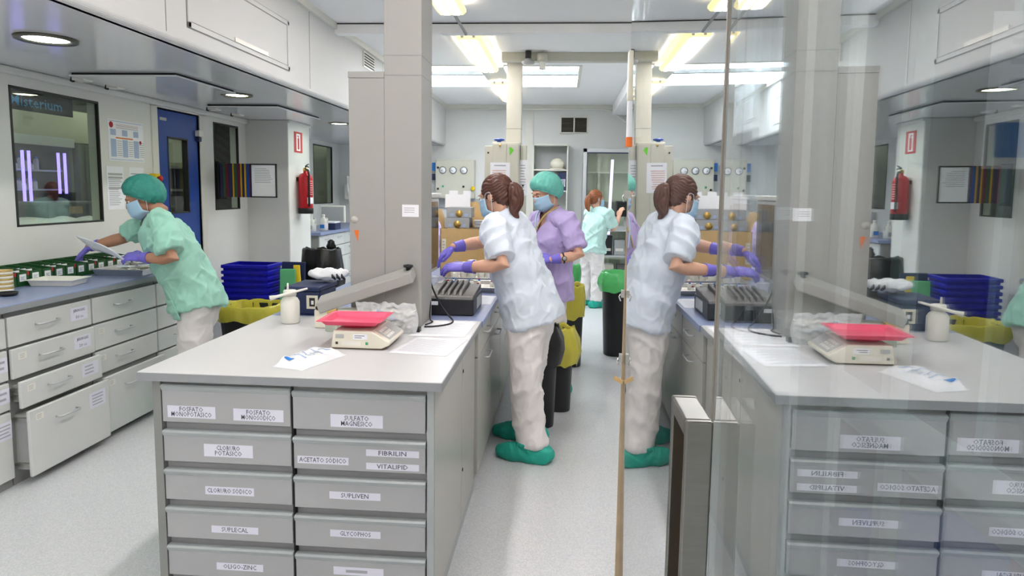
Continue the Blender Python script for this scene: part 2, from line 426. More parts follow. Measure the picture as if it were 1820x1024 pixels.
# ---- windows and door in the left wall
def window(name, h, x, fr=.018, dep=.022):
    ya, yb, za, zb = h; b = B()
    for a in ((ya, ya+fr, za, zb), (yb-fr*.7, yb, za, zb), (ya, yb, za, za+fr*.7), (ya, yb, zb-fr, zb)):
        b.box(x-dep, x+.004, a[0], a[1], a[2], a[3], 'frame_dark')
    o = struct(name, b, bevel=.003)
    b = B(); b.box(x-.015, x-.009, ya+fr*.6, yb-fr*.5, za+fr*.5, zb-fr*.6, 'glass_window'); build('pane', b, o); return o
window('window_1', W1, WX); window('window_2', W2, WX); window('window_3', W3, -3.75)
ya, yb, _, zb = D1
b = B(); b.box(WX-.06, WX-.015, ya+.01, yb-.01, .01, zb-.01, 'door_blue')
# leaf with a hole for the vision panel
b = B(); wya, wyb, wza, wzb = 5.726, 6.046, 1.303, 1.97
for a in ((ya+.012, wya, .01, zb-.012), (wyb, yb-.012, .01, zb-.012), (wya, wyb, .01, wza), (wya, wyb, wzb, zb-.012)):
    b.box(WX-.055, WX-.012, *a, 'door_blue')
dr = struct('door_1', b)
b = B()
for a in ((wya, wya+.014, wza, wzb), (wyb-.014, wyb, wza, wzb), (wya, wyb, wza, wza+.014), (wya, wyb, wzb-.014, wzb)):
    b.box(WX-.06, WX-.008, *a, 'frame_dark')
build('vision_frame', b, dr)
b = B(); b.box(WX-.04, WX-.034, wya+.01, wyb-.01, wza+.01, wzb-.01, 'glass_window'); build('pane', b, dr)
b = B()
for a in ((ya-.085, ya, 0, zb+.04), (yb, yb+.085, 0, zb+.04), (ya-.085, yb+.085, zb, zb+.055)): b.box(WX-.09, WX+.012, *a, 'trim_white')
build('door_frame', b, dr, bevel=.005, label='cream door frame')
b = B(); b.box(WX-.012, WX+.03, yb-.05, yb+.03, 2.005, 2.06, 'plastic_white'); b.box(WX-.012, WX+.02, yb-.04, yb+.01, 1.96, 2.0, 'navy'); build('door_closer', b, dr, bevel=.004)
b = B(); b.box(WX-.012, WX-.009, ya+.06, ya+.16, 2.10, 2.125, 'plastic_grey'); build('name_plate', b, dr)
# ---- the room beyond the left wall
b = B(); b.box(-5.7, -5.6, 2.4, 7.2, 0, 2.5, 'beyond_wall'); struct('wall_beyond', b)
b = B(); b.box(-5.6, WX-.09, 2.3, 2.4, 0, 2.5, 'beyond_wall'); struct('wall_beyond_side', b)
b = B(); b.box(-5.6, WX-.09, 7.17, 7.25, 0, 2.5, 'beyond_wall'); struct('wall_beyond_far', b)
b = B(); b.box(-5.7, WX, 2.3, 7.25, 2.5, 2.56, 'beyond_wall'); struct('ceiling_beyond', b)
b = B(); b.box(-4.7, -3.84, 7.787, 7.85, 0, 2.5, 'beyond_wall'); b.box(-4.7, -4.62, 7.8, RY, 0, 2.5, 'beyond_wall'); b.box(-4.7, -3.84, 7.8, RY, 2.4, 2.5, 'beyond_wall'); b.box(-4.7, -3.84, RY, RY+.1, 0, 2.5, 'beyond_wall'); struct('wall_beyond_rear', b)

# ---- ceiling fixtures of the soffit and the bulkhead
def downlight(x, y, m, label, r=.13):
    t = thing('downlight', label, 'ceiling light', (x, y, SZ-.012), 'round downlights in the low ceiling')
    b = B(); b.lathe((x, y, SZ), [(r*.74, -.004), (r*.78, -.012), (r, -.014), (r*1.02, -.006), (r*1.02, -.0005), (r*.74, -.0005)], 'down_ring', 36, cap=False); build('ring', b, t)
    b = B(); b.lathe((x, y, SZ), [(.001, -.009), (r*.5, -.009), (r*.75, -.004)], m, 32, cap=False); build('diffuser', b, t)
downlight(-2.56, 3.27, 'down_green', 'round downlight glowing pale green above the drawer bench', .135)
downlight(-2.56, 5.24, 'down_yellow', 'round downlight glowing yellow in front of the blue door', .115)
downlight(-2.50, 7.49, 'down_green', 'round downlight beside the fire extinguisher recess', .12)
downlight(-2.56, 1.2, 'down_green', 'round downlight further along the drawer bench', .135)
downlight(-2.56, 9.4, 'down_green', 'round downlight over the rear left desk', .12)
def hatch(x0, x1, y0, y1, drop, label):
    t = thing('ceiling_hatch', label, 'hatch', ((x0+x1)/2, (y0+y1)/2, SZ-.03))
    b = B(); b.box(x0, x1, y0, y1, SZ-.024, SZ-.014, 'soffit'); build('panel', b, t, bevel=.002)
    b = B(); b.box(x0+.012, x1-.012, y0+.012, y1-.012, SZ-.014, SZ, 'gap_black'); build('recess', b, t)  # black block paints the shadow in the gap above the panel
    for yy in (y0+.12*(y1-y0), y0+.55*(y1-y0)):
        b = B(); b.box(x0-.05, x0+.03, yy, yy+.09, SZ-.034, SZ-.012, 'plastic_white'); b.tube([(x0-.055, yy+.01, SZ-.04), (x0-.055, yy+.02, SZ-.014)], .014, 'rubber'); build('hinge', b, t)
hatch(-3.19, -2.47, 4.25, 5.04, 0, 'white ceiling hatch with painted dark shadow gap and hinges above the first window')
hatch(-3.15, -2.50, 5.86, 6.9, 0, 'white ceiling hatch between the blue door and the extinguisher')
def bulk_panel(y0, y1, z0, z1, label):
    t = thing('access_panel', label, 'panel', (BX, (y0+y1)/2, z0), 'access panels in the bulkhead')
    b = B()
    for a in ((y0, y1, z0, z0+.028), (y0, y1, z1-.028, z1), (y0, y0+.028, z0, z1), (y1-.028, y1, z0, z1)): b.box(BX+.0005, BX+.008, *a, 'bulkhead')
    build('frame', b, t, bevel=.002)
    b = B(); b.box(BX+.0005, BX+.004, y0+.033, y1-.033, z0+.033, z1-.033, 'bulkhead'); build('panel', b, t)
    b = B(); b.box(BX+.0002, BX+.001, y0-.006, y1+.006, z0-.006, z1+.006, 'seam'); build('shadow_gap', b, t)
    b = B(); b.box(BX+.0005, BX+.014, y0+.38*(y1-y0), y0+.72*(y1-y0), z0+.03, z0+.055, 'plastic_white'); build('grip', b, t)
bulk_panel(3.49, 4.80, 2.365, 2.70, 'large white access panel high on the bulkhead over the drawer bench')
bulk_panel(7.75, 8.9, 2.365, 2.70, 'white access panel on the bulkhead under the skylight')
t = thing('wall_vent', 'small slatted vent grille high on the bulkhead behind the pillar', 'vent', (BX, 6.75, 2.72))
b = B(); b.box(BX+.0005, BX+.012, 6.58, 6.95, 2.71, 2.86, 'plastic_white'); build('frame', b, t)
for i in range(5):
    b = B(); b.obox((BX+.013, 6.765, 2.735+i*.026), (0, .165, 0), (.004, 0, -.008), (.001, 0, .002), 'vent_dark'); build('slat', b, t)
t = thing('exit_sign', 'green and white emergency exit sign on the bulkhead under the skylight', 'sign', (BX+.002, 7.25, 2.42))
b = B(); b.box(BX+.001, BX+.012, 7.08, 7.42, 2.42, 2.58, 'exit_green'); build('plate', b, t)
b = B()
b.quad((BX+.0128, 7.28, 2.44), (BX+.0128, 7.39, 2.44), (BX+.0128, 7.39, 2.56), (BX+.0128, 7.28, 2.56), 'paper')
b.tube([(BX+.013, 7.13, 2.45), (BX+.013, 7.17, 2.49), (BX+.013, 7.17, 2.53), (BX+.013, 7.22, 2.53), (BX+.013, 7.24, 2.50)], .008, 'paper', 6)
b.tube([(BX+.013, 7.17, 2.49), (BX+.013, 7.21, 2.47), (BX+.013, 7.21, 2.44)], .008, 'paper', 6); b.ell((BX+.013, 7.18, 2.555), (.002, 0, 0), (0, .013, 0), (0, 0, .013), 'paper', 10, 6)
build('pictogram', b, t)

# ---- fluorescent battens
def batten(x, y0, y1, label, tm='tube_light'):
    t = thing('fluorescent_lamp', label, 'ceiling light', (x, (y0+y1)/2, CZ-.105), 'fluorescent battens along the ceiling')
    w = .105; z = CZ
    b = B(); b.prism([(x-.06, z-.0005), (x+.06, z-.0005), (x+.06, z-.035), (x+.095, z-.05), (x-.095, z-.05), (x-.06, z-.035)], 'y', y0+.02, y1-.02, 'plastic_white'); build('housing', b, t)
    b = B()
    sec = [(x-w, z-.05), (x-w*1.02, z-.07), (x-w*.8, z-.092), (x+w*.8, z-.092), (x+w*1.02, z-.07), (x+w, z-.05)]
    vs = [(u, y, q) for y in (y0, y1) for u, q in sec]; n = 6
    b.add(vs, [(i, i+1, n+i+1, n+i) for i in (0, 1, 3, 4)], 'diffuser_warm')
    zz = z-.092
    for ua, ub, m in ((-.8, -.55, 'diffuser_warm'), (-.55, -.12, tm), (-.12, .12, 'diffuser_warm'), (.12, .55, tm), (.55, .8, 'diffuser_warm')):
        b.quad((x+w*ua, y0, zz), (x+w*ub, y0, zz), (x+w*ub, y1, zz), (x+w*ua, y1, zz), m)
    b.add(vs, [tuple(range(n))[::-1], tuple(range(n, 2*n))], 'diffuser_warm'); build('diffuser', b, t)
    for sx in (-.05, .05):
        for yy in (y0-.004, y1-.006):
            b = B(); b.box(x+sx-.012, x+sx+.012, yy, yy+.01, z-.075, z-.045, 'plastic_grey'); build('end_clip', b, t)
    for sx in (-.045, .045):
        b = B(); b.tube([(x+sx, y0+.03, z-.0945), (x+sx, y1-.03, z-.0945)], .006, 'tube_light', 6); build('tube_ridge', b, t)
batten(-.86, 3.55, 5.15, 'lit fluorescent batten in front of the ceiling beam')
batten(-.86, 5.98, 7.6, 'lit fluorescent batten between the beam and the skylight')
batten(-.84, 8.5, 10.05, 'lit fluorescent batten partly under the skylight by the rear wall')
batten(-.86, 1.0, 2.6, 'lit fluorescent batten over the front of the island')
batten(-.86, -1.7, -.1, 'lit fluorescent batten behind the island front')
batten(.62, 1.7, 3.3, 'added fill batten over the aisle beside the glass doors')  # unseen lamp added to brighten the woman in pale blue
batten(.5, -2.3, -.7, 'added fill batten near the right wall behind the camera', 'tube_light_fill')  # unseen lamp added as front fill
batten(-1.6, -2.6, -1.0, 'added fill batten near the bulkhead behind the camera', 'tube_light_fill')  # second added fill lamp, out of view
# ================================================================ LEFT SIDE: bench with drawers, wall things
BT = .945
FXD = -2.775     # plane of the drawer fronts
cols = [(2.545, 3.160), (3.168, 3.783), (3.791, 4.425), (4.433, 5.06)]
rows = [(.722, .878), (.556, .714), (.404, .548), (.045, .396)]
pull = {(1, 1): .012, (1, 2): .05, (1, 3): .085, (2, 3): .05, (0, 1): 0}
lab_txt = {(1, 0): ['JERINGAS', '50 cc'], (1, 1): ['JERINGAS', '20 cc'], (1, 2): 3, (1, 3): 4, (0, 1): 2, (0, 2): 2, (0, 3): 4}
names = ['beside the camera end of the blue bench', 'with three pulled-out drawers and white labels', 'with its deep bottom drawer ajar, next to the woman in mint', 'at the far end of the blue bench by the door']
for ci, (ya, yb) in enumerate(cols):
    t = thing('drawer_cabinet', 'white four-drawer cabinet '+names[ci], 'cabinet', ((WX+FXD)/2, (ya+yb)/2, 0), 'white drawer cabinets under the blue worktop')
    b = B(); b.box(WX+.001, FXD-.02, ya, yb, .0, .90, 'unit_dark'); b.box(WX+.01, FXD-.045, ya, yb, 0, .045, 'unit_dark'); build('body', b, t)
    for ri, (z0, z1) in enumerate(rows):
        p = pull.get((ci, ri), 0); xf = FXD+p
        b = B(); b.box(xf-.019, xf, ya+.003, yb-.003, z0+.002, z1-.002, 'drawer_white'); d = build('drawer', b, t, bevel=.005)
        if p > .03:
            b = B(); b.box(xf-.2, xf-.019, ya+.03, yb-.03, z0+.03, z1-.03, 'plastic_grey'); build('drawer_box', b, d)
            for zz in (z0+.06, z1-.05):
                b = B(); b.box(xf-.19, xf-.019, ya+.012, ya+.03, zz-.008, zz+.008, 'steel_soft'); build('runner', b, d)
        hz = (z0+z1)/2+.012 if ri < 3 else z1-.085
        pull_handle(d, (xf, ya+.42*(yb-ya), hz), Y1, X1, .15, .032)
        if (ci, ri) in lab_txt:
            yc = ya+(yb-ya)*(.83 if ci == 1 else .9); hh = .075 if ri < 3 else .09
            tx = lab_txt[(ci, ri)]; zc = hz-.003
            b = B(); sheet(b, (xf, yc, zc), Y1, Z1, .135 if ci == 1 else .11, hh, 'paper_lilac')
            if isinstance(tx, int): lines(b, (xf, yc, zc), Y1, Z1, .095, hh*.8, tx, 'ink_soft', .4)
            else:
              for k, s in enumerate(tx):
                zt = zc+hh*(.5-(k+.5)/len(tx))
                put_text(b, s, (xf, yc, zt), Y1, Z1, min(.022, hh/len(tx)*.6), 'ink', .0014, width=min(.11, .012*len(s)))
            build('label', b, d)
        if ci in (1, 2) and ri > 0:
            b = B(); sheet(b, (xf, ya+.07, z1-.045), Y1, Z1, .055, .035, 'plastic_white'); lines(b, (xf, ya+.07, z1-.045), Y1, Z1, .04, .025, 3, 'ink_soft', .3); build('sticker', b, d)
t = thing('worktop', 'blue laminate worktop along the left wall with grey front edge', 'worktop', (-3.1, 3.8, .905))
b = B(); b.box(WX+.001, -2.755, 2.4, 5.14, .905, BT, 'top_blue'); build('top', b, t, bevel=.006)
b = B(); b.box(-2.754, -2.7535, 2.4, 5.14, .907, BT-.008, 'top_edge'); build('edge_band', b, t)
b = B(); b.box(WX+.001, -2.775, 2.45, 5.12, .90, .905, 'unit_dark'); build('sub_rail', b, t)

# green picking boxes in a row against the wall
pb = None
gl = ['green cardboard picking box at the %s of the row on the blue bench' % s for s in ('camera end',)]
for i in range(12):
    ya = 3.62+i*.098; x0, x1 = -3.405, -3.175
    lb = 'dark green picking box with white front label, %s in the row from the cream tins' % ['first', 'second', 'third', 'fourth', 'fifth', 'sixth', 'seventh', 'eighth', 'ninth', 'tenth', 'eleventh', 'twelfth'][i]
    t = thing('picking_box', lb, 'box', ((x0+x1)/2, ya+.048, BT), 'green picking boxes along the wall')
    if pb is None:
        b = B(); h = .105; w = .094
        b.box(x0, x1, ya, ya+w, BT+.0005, BT+.004, 'green_box'); b.box(x1-.004, x1, ya, ya+w, BT+.004, BT+.085, 'green_box'); b.box(x0, x0+.004, ya, ya+w, BT+.004, BT+h, 'green_box')
        for yy in (ya, ya+w-.003): b.prism([(x0, BT+.004), (x1, BT+.004), (x1, BT+.085), (x0+.06, BT+h), (x0, BT+h)], 'y', yy, yy+.003, 'green_box')
        s0 = build('tray', b, t)
        b = B(); sheet(b, (x1, ya+.042, BT+.05), Y1, Z1, .05, .042, 'paper'); lines(b, (x1, ya+.042, BT+.047), Y1, Z1, .034, .022, 3, 'ink_soft', .5); s1 = build('label', b, t)
        b = B(); b.box(x1, x1+.0012, ya+.075, ya+.09, BT+.062, BT+.085, 'ink_red'); s2 = build('red_tab', b, t)
        b = B()
        for k in range(4): b.obox((x0+.05+k*.04, ya+.045, BT+.055), (.012, 0, .004), (0, .034, 0), (-.004, 0, .03), 'paper')
        s3 = build('packets', b, t); pb = [s0, s1, s2, s3]
    else:
        for k, s in enumerate(pb):
            if k == 2 and i % 2 == 0: continue
            if k == 3 and i % 3 == 0: continue
            mesh_copy(s, t, ORG[t])
# white shallow tray
t = thing('shallow_tray', 'white plastic shallow tray lying empty on the blue worktop', 'tray', (-3.03, 3.86, BT))
def open_tray(t, c, w, d, h, m, rot=0., flare=.012, rim=.012, th=.004, name='tray'):
    b = B(); b.xf = Matrix.Translation(c) @ Matrix.Rotation(rot, 4, 'Z')
    def ring(e, z): return [(-w/2-e, -d/2-e, z), (w/2+e, -d/2-e, z), (w/2+e, d/2+e, z), (-w/2-e, d/2+e, z)]
    vs = ring(-flare, 0)+ring(0, h)+ring(rim, h)+ring(rim, h+th)+ring(-th, h+th)+ring(-flare-th, th); n = 4
    fs = [(0, 3, 2, 1)]+[(i*n+k, i*n+(k+1) % n, (i+1)*n+(k+1) % n, (i+1)*n+k) for i in range(5) for k in range(n)]+[(20, 21, 22, 23)]
    b.add(vs, fs, m); return build(name, b, t, bevel=.003)
open_tray(t, (-3.03, 3.86, BT+.0005), .25, .19, .035, 'plastic_white', .15)
# steel instrument trays with packets
def instrument_tray(x, y, w, d, label, rot=0., seed=1, n=9):
    t = thing('steel_tray', label, 'tray', (x, y, BT)); open_tray(t, (x, y, BT+.0005), w, d, .04, 'steel', rot)
    rnd = random.Random(seed); mt = Matrix.Translation((x, y, BT)) @ Matrix.Rotation(rot, 4, 'Z')
    for i in range(n):
        px, py = (rnd.random()-.5)*(w-.16), (rnd.random()-.5)*(d-.16); a = rnd.random()*3
        p = thing('instrument_packet', 'sterile instrument packet lying in the %s' % ('steel tray next to the woman in mint' if seed == 1 else 'rear steel tray by the door'), 'packet', mt @ V((px, py, .006+i*.007)), 'packets in the trays')
        b = B(); b.xf = mt @ Matrix.Translation((px, py, .007+i*.007)) @ Matrix.Rotation(a, 4, 'Z')
        b.box(-.055, .055, -.03, .03, 0, .005, rnd.choice(['plastic_cream', 'paper', 'plastic_white', 'steel_soft'])); build('pouch', b, p, bevel=.002)
        b = B(); b.xf = mt @ Matrix.Translation((px, py, .012+i*.007)) @ Matrix.Rotation(a, 4, 'Z')
        b.box(-.05, .01, -.012, .012, 0, .0015, rnd.choice(['ink_soft', 'ink_blue', 'steel_soft'])); build('print', b, p)
instrument_tray(-2.965, 4.50, .34, .42, 'stainless instrument tray full of packets beside the white tray', .06, 1, 9)
instrument_tray(-2.98, 4.95, .32, .30, 'smaller stainless tray at the far end of the blue bench', 0, 2, 5)
# stacked tins at the near end
for i in range(5):
    t = thing('round_tin', 'cream lidded tin, %s of the stack beside the green boxes' % ['lowest', 'second from the bottom', 'middle one', 'second from the top', 'topmost'][i], 'tin', (-3.13, 3.56, BT+i*.024), 'stack of cream tins')
    b = B(); b.lathe((-3.13, 3.56, BT+.0005+i*.024), [(.05, 0), (.052, .002), (.052, .017)], 'plastic_cream', 28); build('body', b, t)
    b = B(); b.lathe((-3.13, 3.56, BT+.0005+i*.024), [(.0535, .0172), (.0535, .0225), (.051, .0234)], 'gold', 28); build('lid', b, t)
b = B(); b.lathe((-2.98, 3.42, BT+.0005), [(.03, 0), (.045, .006), (.05, .02), (.047, .02), (.042, .008), (.001, .005)], 'plastic_black', 24, cap=False)
build('small_bowl', b, label='small dark bowl on the blue worktop in front of the cream tins', cat='bowl')

# ---- paper on the left wall (faces +X: u = +Y is to the right)
def wall_paper(name, y0, y1, z0, z1, label, deco, cat='notice', x=WX):
    t = thing(name, label, cat, (x, (y0+y1)/2, z0))
    c = V((x+.001, (y0+y1)/2, (z0+z1)/2)); b = B(); sheet(b, c, Y1, Z1, y1-y0, z1-z0, 'paper', .0012); build('sheet', b, t)
    b = B(); deco(b, c, y1-y0, z1-z0); build('print', b, t)
def d_poster(b, c, w, h):
    o = .0018
    def r(u0, u1, v0, v1, m):
        p = lambda u, v: c+Y1*(u-.5)*w+Z1*(v-.5)*h+X1*o
        b.quad(p(u0, v0), p(u1, v0), p(u1, v1), p(u0, v1), m)
    r(.03, .97, .955, .97, 'ink_blue'); r(.03, .97, .03, .045, 'ink_blue')
    for k, u in enumerate((.06, .38, .70)):
        r(u, u+.15, .62, .77, 'ink_blue'); r(u, u+.15, .1, .53, 'ink_blue')
        for i in range(8): r(u+.17, u+.30, .13+i*.05, .145+i*.05, 'ink_soft')
    for i in range(4): r(.22, .85, .80+i*.03, .812+i*.03, 'ink_pink' if i % 2 else 'ink_soft')
    r(.2, .68, .55, .58, 'ink_orange')
    for (u, v, q) in ((.09, .87, .055), (.90, .5, .035)):
        cc = c+Y1*(u-.5)*w+Z1*(v-.5)*h+X1*o; n = 14
        b.add([cc]+[cc+Y1*q*w*math.cos(6.283*i/n)+Z1*q*w*math.sin(6.283*i/n) for i in range(n)], [(0, 1+i, 1+(i+1) % n) for i in range(n)], 'ink_red')
wall_paper('poster', 4.935, 5.367, 1.73, 2.04, 'white poster with blue columns and red dot above the woman in mint', d_poster, 'poster')
def d_form(b, c, w, h):
    lines(b, c-Z1*h*.1, Y1, Z1, w*.8, h*.62, 14, 'ink_soft', .35, .0018)
    for v in (.32, .24, -.0): b.quad(*[c+Y1*a*w*.42+Z1*(v*h+e)+X1*.0019 for a, e in ((-1, -.008), (1, -.008), (1, .008), (-1, .008))], 'plastic_grey')
wall_paper('notice', 4.896, 5.095, 1.36, 1.687, 'tall white form with grey bars taped beside the first window', d_form)
wall_paper('notice', 5.165, 5.353, 1.43, 1.687, 'small white notice pinned under the poster near the blue door', lambda b, c, w, h: lines(b, c, Y1, Z1, w*.8, h*.7, 7, 'ink_soft', .35, .0018))
t = thing('emergency_stop', 'yellow box with red mushroom button beside the blue door', 'switch', (WX, 5.44, 1.57))
b = B(); b.box(WX+.013, WX+.07, 5.405, 5.475, 1.565, 1.645, 'yellow'); build('box', b, t, bevel=.006)
b = B(); b.lathe((WX+.07, 5.44, 1.605), [(.012, 0), (.012, .014), (.022, .016), (.024, .026), (.016, .034), (.001, .036)], 'red', 20, axis='x'); build('button', b, t)
b = B(); b.lathe((WX+.07, 5.44, 1.605), [(.017, 0), (.017, .004)], 'plastic_black', 20, axis='x'); build('collar', b, t)

# ---- pivoting display panels beside window 2
t = thing('display_rack', 'wall rack of coloured flip panels with a white sheet in front', 'display rack', (-3.1, 6.6, 1.44))
b = B(); b.box(WX, WX+.03, 6.52, 6.66, 1.42, 1.79, 'plastic_black'); build('bracket', b, t)
pcs = [('panel_navy', .03), ('panel_green', .025), ('panel_maroon', .03), ('panel_navy', .035), ('panel_yellow', .014), ('panel_green', .03), ('panel_maroon', .03), ('panel_yellow', .014), ('panel_navy', .022), ('panel_yellow', .016), ('door_blue', .03), ('panel_maroon', .02)]
x = WX+.034
for i, (m, wd) in enumerate(pcs):
    x += wd+.002
    b = B(); b.obox((x-wd/2, 6.62, 1.608), (wd/2, 0, 0), (0, .1, 0), (0, 0, .164), m); build('flip_panel', b, t, bevel=.003)
b = B()
x0, x1, z0, z1, yy = -3.065, -2.80, 1.444, 1.772, 6.505
for a in ((x0, x0+.012, z0, z1), (x1-.012, x1, z0, z1), (x0, x1, z0, z0+.012), (x0, x1, z1-.012, z1)): b.box(a[0], a[1], yy-.01, yy+.008, a[2], a[3], 'panel_navy' if a[1] < -3 else 'frame_dark')
fp = build('front_panel', b, t)
b = B(); sheet(b, ((x0+x1)/2, yy, (z0+z1)/2), X1, Z1, x1-x0-.02, z1-z0-.02, 'paper'); lines(b, ((x0+x1)/2, yy, (z0+z1)/2+.05), X1, Z1, .18, .15, 9, 'ink_soft', .3); build('sheet', b, fp)

# ---- extinguisher and its sign on the stub wall
SXW = -2.954
t = thing('safety_sign', 'red fire extinguisher sign on the wall above the red cylinder', 'sign', (SXW, 7.44, 1.93))
b = B(); b.box(SXW+.0005, SXW+.004, 7.33, 7.56, 1.93, 2.155, 'red_sign'); build('plate', b, t)
b = B(); c = V((SXW+.0046, 7.445, 2.04)); b.box(SXW+.0041, SXW+.0048, 7.39, 7.50, 1.95, 2.135, 'paper'); build('panel', b, t)
b = B(); b.box(SXW+.0049, SXW+.0054, 7.42, 7.47, 1.965, 2.085, 'red_sign'); b.box(SXW+.0049, SXW+.0054, 7.435, 7.455, 2.085, 2.105, 'red_sign'); b.box(SXW+.0049, SXW+.0054, 7.41, 7.46, 2.105, 2.115, 'red_sign'); build('pictogram', b, t)
t = thing('fire_extinguisher', 'red fire extinguisher with black hose hung on the stub wall', 'fire extinguisher', (-2.868, 7.42, 1.26))
ex, ey = -2.868, 7.42
b = B(); b.lathe((ex, ey, 1.26), [(.075, .06), (.078, .065), (.078, .38), (.07, .415), (.045, .44), (.022, .45), (.022, .47)], 'red', 28); cy = build('cylinder', b, t)
b = B(); b.lathe((ex, ey, 1.26), [(.078, 0), (.081, .004), (.081, .06), (.079, .062)], 'rubber', 28); build('base', b, t)
b = B(); b.lathe((ex, ey, 1.26), [(.02, .47), (.024, .475), (.024, .5), (.012, .51)], 'gold', 16); b.tube([(ex+.01, ey-.03, 1.755), (ex+.0, ey+.05, 1.785), (ex+.0, ey+.1, 1.775)], .007, 'plastic_black'); b.tube([(ex+.01, ey-.02, 1.78), (ex, ey+.06, 1.80), (ex, ey+.1, 1.808)], .007, 'plastic_black'); build('valve', b, t)
b = B(); b.tube([(ex+.02, ey-.02, 1.745), (ex+.05, ey-.05, 1.74), (ex+.062, ey-.055, 1.68), (ex+.062, ey-.06, 1.5), (ex+.062, ey-.06, 1.34)], .011, 'rubber', 8); build('hose', b, t)
b = B()
for k in range(16):
    pass
def lab(u, w): 
    a = -2.0+u*1.3; return (ex+.0785*math.cos(a+1.6), ey+.0785*math.sin(a+.0) , 1.36+w*.26)
b.grid(lambda u, w: (ex+.0788*math.cos(-1.0+u*1.2), ey+.0788*math.sin(-1.0+u*1.2), 1.37+w*.07), 8, 1, 'paper')
for k in range(7):
    b.grid(lambda u, w: (ex+.0788*math.cos(-.9+u*1.0), ey+.0788*math.sin(-.9+u*1.0), 1.47+k*.024+w*.008), 8, 1, 'ink_pink')
build('label', b, cy)
b = B(); b.box(SXW, ex-.07, ey-.05, ey+.05, 1.62, 1.66, 'plastic_black'); build('wall_bracket', b, t)
b = B(); b.box(-3.7495, -3.746, 9.45, 9.62, 1.90, 1.98, 'orange'); build('warning_label', b, label='small orange label on the wall behind the extinguisher', cat='label')

# ---- the room seen through window 1: workbench hood with violet LED strips
HX = -4.55
t = thing('safety_cabinet', 'laminar flow cabinet with violet light strips beyond the first window', 'cabinet', (-4.9, 5.7, 0))
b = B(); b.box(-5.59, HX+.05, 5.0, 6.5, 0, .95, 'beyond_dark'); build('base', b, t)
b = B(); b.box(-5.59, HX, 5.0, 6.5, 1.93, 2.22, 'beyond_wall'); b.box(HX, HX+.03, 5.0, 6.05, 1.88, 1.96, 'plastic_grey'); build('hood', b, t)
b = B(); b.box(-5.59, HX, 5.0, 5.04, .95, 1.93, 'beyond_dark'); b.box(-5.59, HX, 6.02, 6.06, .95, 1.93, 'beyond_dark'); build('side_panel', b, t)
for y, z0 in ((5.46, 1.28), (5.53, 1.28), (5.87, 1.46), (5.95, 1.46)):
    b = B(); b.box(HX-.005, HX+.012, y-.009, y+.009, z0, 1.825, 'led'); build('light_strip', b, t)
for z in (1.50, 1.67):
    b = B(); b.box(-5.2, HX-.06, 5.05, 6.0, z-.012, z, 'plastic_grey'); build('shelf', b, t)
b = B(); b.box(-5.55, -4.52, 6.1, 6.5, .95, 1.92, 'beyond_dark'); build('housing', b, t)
for i in range(9):
    z = 1.50 if i % 2 else 1.67; y = 5.58+i*.03
    q = thing('medicine_bottle', 'white medicine bottle on the %s shelf of the lit cabinet beyond the window' % ('lower' if i % 2 else 'upper'), 'bottle', (-4.72, y, z), 'bottles beyond the window')
    h = .06+.03*((i*7) % 3); b = B(); b.lathe((-4.72, y, z), [(.02, 0), (.022, .003), (.022, h*.7), (.012, h*.85)], 'plastic_white', 12); build('body', b, q)
    b = B(); b.lathe((-4.72, y, z), [(.013, h*.85), (.013, h)], 'sign_blue', 12); build('cap', b, q)
t = thing('computer_box', 'dark equipment box standing under the violet lights beyond the window', 'equipment', (-4.3, 5.6, .96))
b = B(); b.box(-4.48, -4.15, 5.22, 5.85, .965, 1.40, 'cloth_grey'); build('case', b, t, bevel=.02)
b = B(); b.box(-4.149, -4.14, 5.45, 5.6, 1.30, 1.36, 'cardboard'); build('label', b, t)
t = thing('white_sheet_pile', 'crumpled white cloth lying along the sill beyond the first window', 'cloth', (-3.75, 4.7, 1.21))
b = B(); b.grid(lambda u, w: (-3.95+w*.38, 4.25+u*1.1, 1.21+.1*math.sin(math.pi*w)*(0.75+.5*noise.noise(V((u*6, w*3, 1))))), 30, 10, 'bag_white'); build('cloth', b, t)
t = thing('window_counter', 'counter running under the windows in the room beyond', 'counter', (-3.8, 4.8, 0))
b = B(); b.box(-4.49, WX-.095, 3.6, 6.4, .92, .96, 'plastic_grey'); build('top', b, t)
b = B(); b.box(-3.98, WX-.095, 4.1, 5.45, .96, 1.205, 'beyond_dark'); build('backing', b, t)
t = thing('lettering_sign', 'blue glowing letters on a dark band at the top of the first window', 'sign', (-3.58, 4.3, 2.07))
b = B(); b.box(-3.60, -3.585, 4.06, 4.80, 2.03, 2.16, 'win_dark'); build('band', b, t)
b = B(); put_text(b, 'Misterium', (-3.5845, 4.46, 2.088), Y1, Z1, .10, 'screen_blue', .0008, width=.46); build('letters', b, t)
# shelf unit seen through window 2 and door
t = thing('shelf_cabinet', 'tall dark shelf cabinet beyond the blue door and the second window', 'shelf unit', (-4.6, 7.0, 0))
b = B(); b.box(-5.2, -4.1, 6.75, 6.8, 0, 1.75, 'beyond_dark'); b.box(-5.2, -4.1, 7.1, 7.16, 0, 1.75, 'beyond_dark'); build('side', b, t)
for z in (.4, .8, 1.2, 1.5, 1.74):
    b = B(); b.box(-5.2, -4.1, 6.8, 7.1, z-.012, z+.012, 'plastic_grey'); build('shelf', b, t)
for i in range(5):
    b = B(); b.box(-4.4+i*.05, -4.36+i*.05, 6.70, 6.749, 1.45, 1.7, ['plastic_white', 'cloth_grey'][i % 2]); build('file_pocket', b, t)

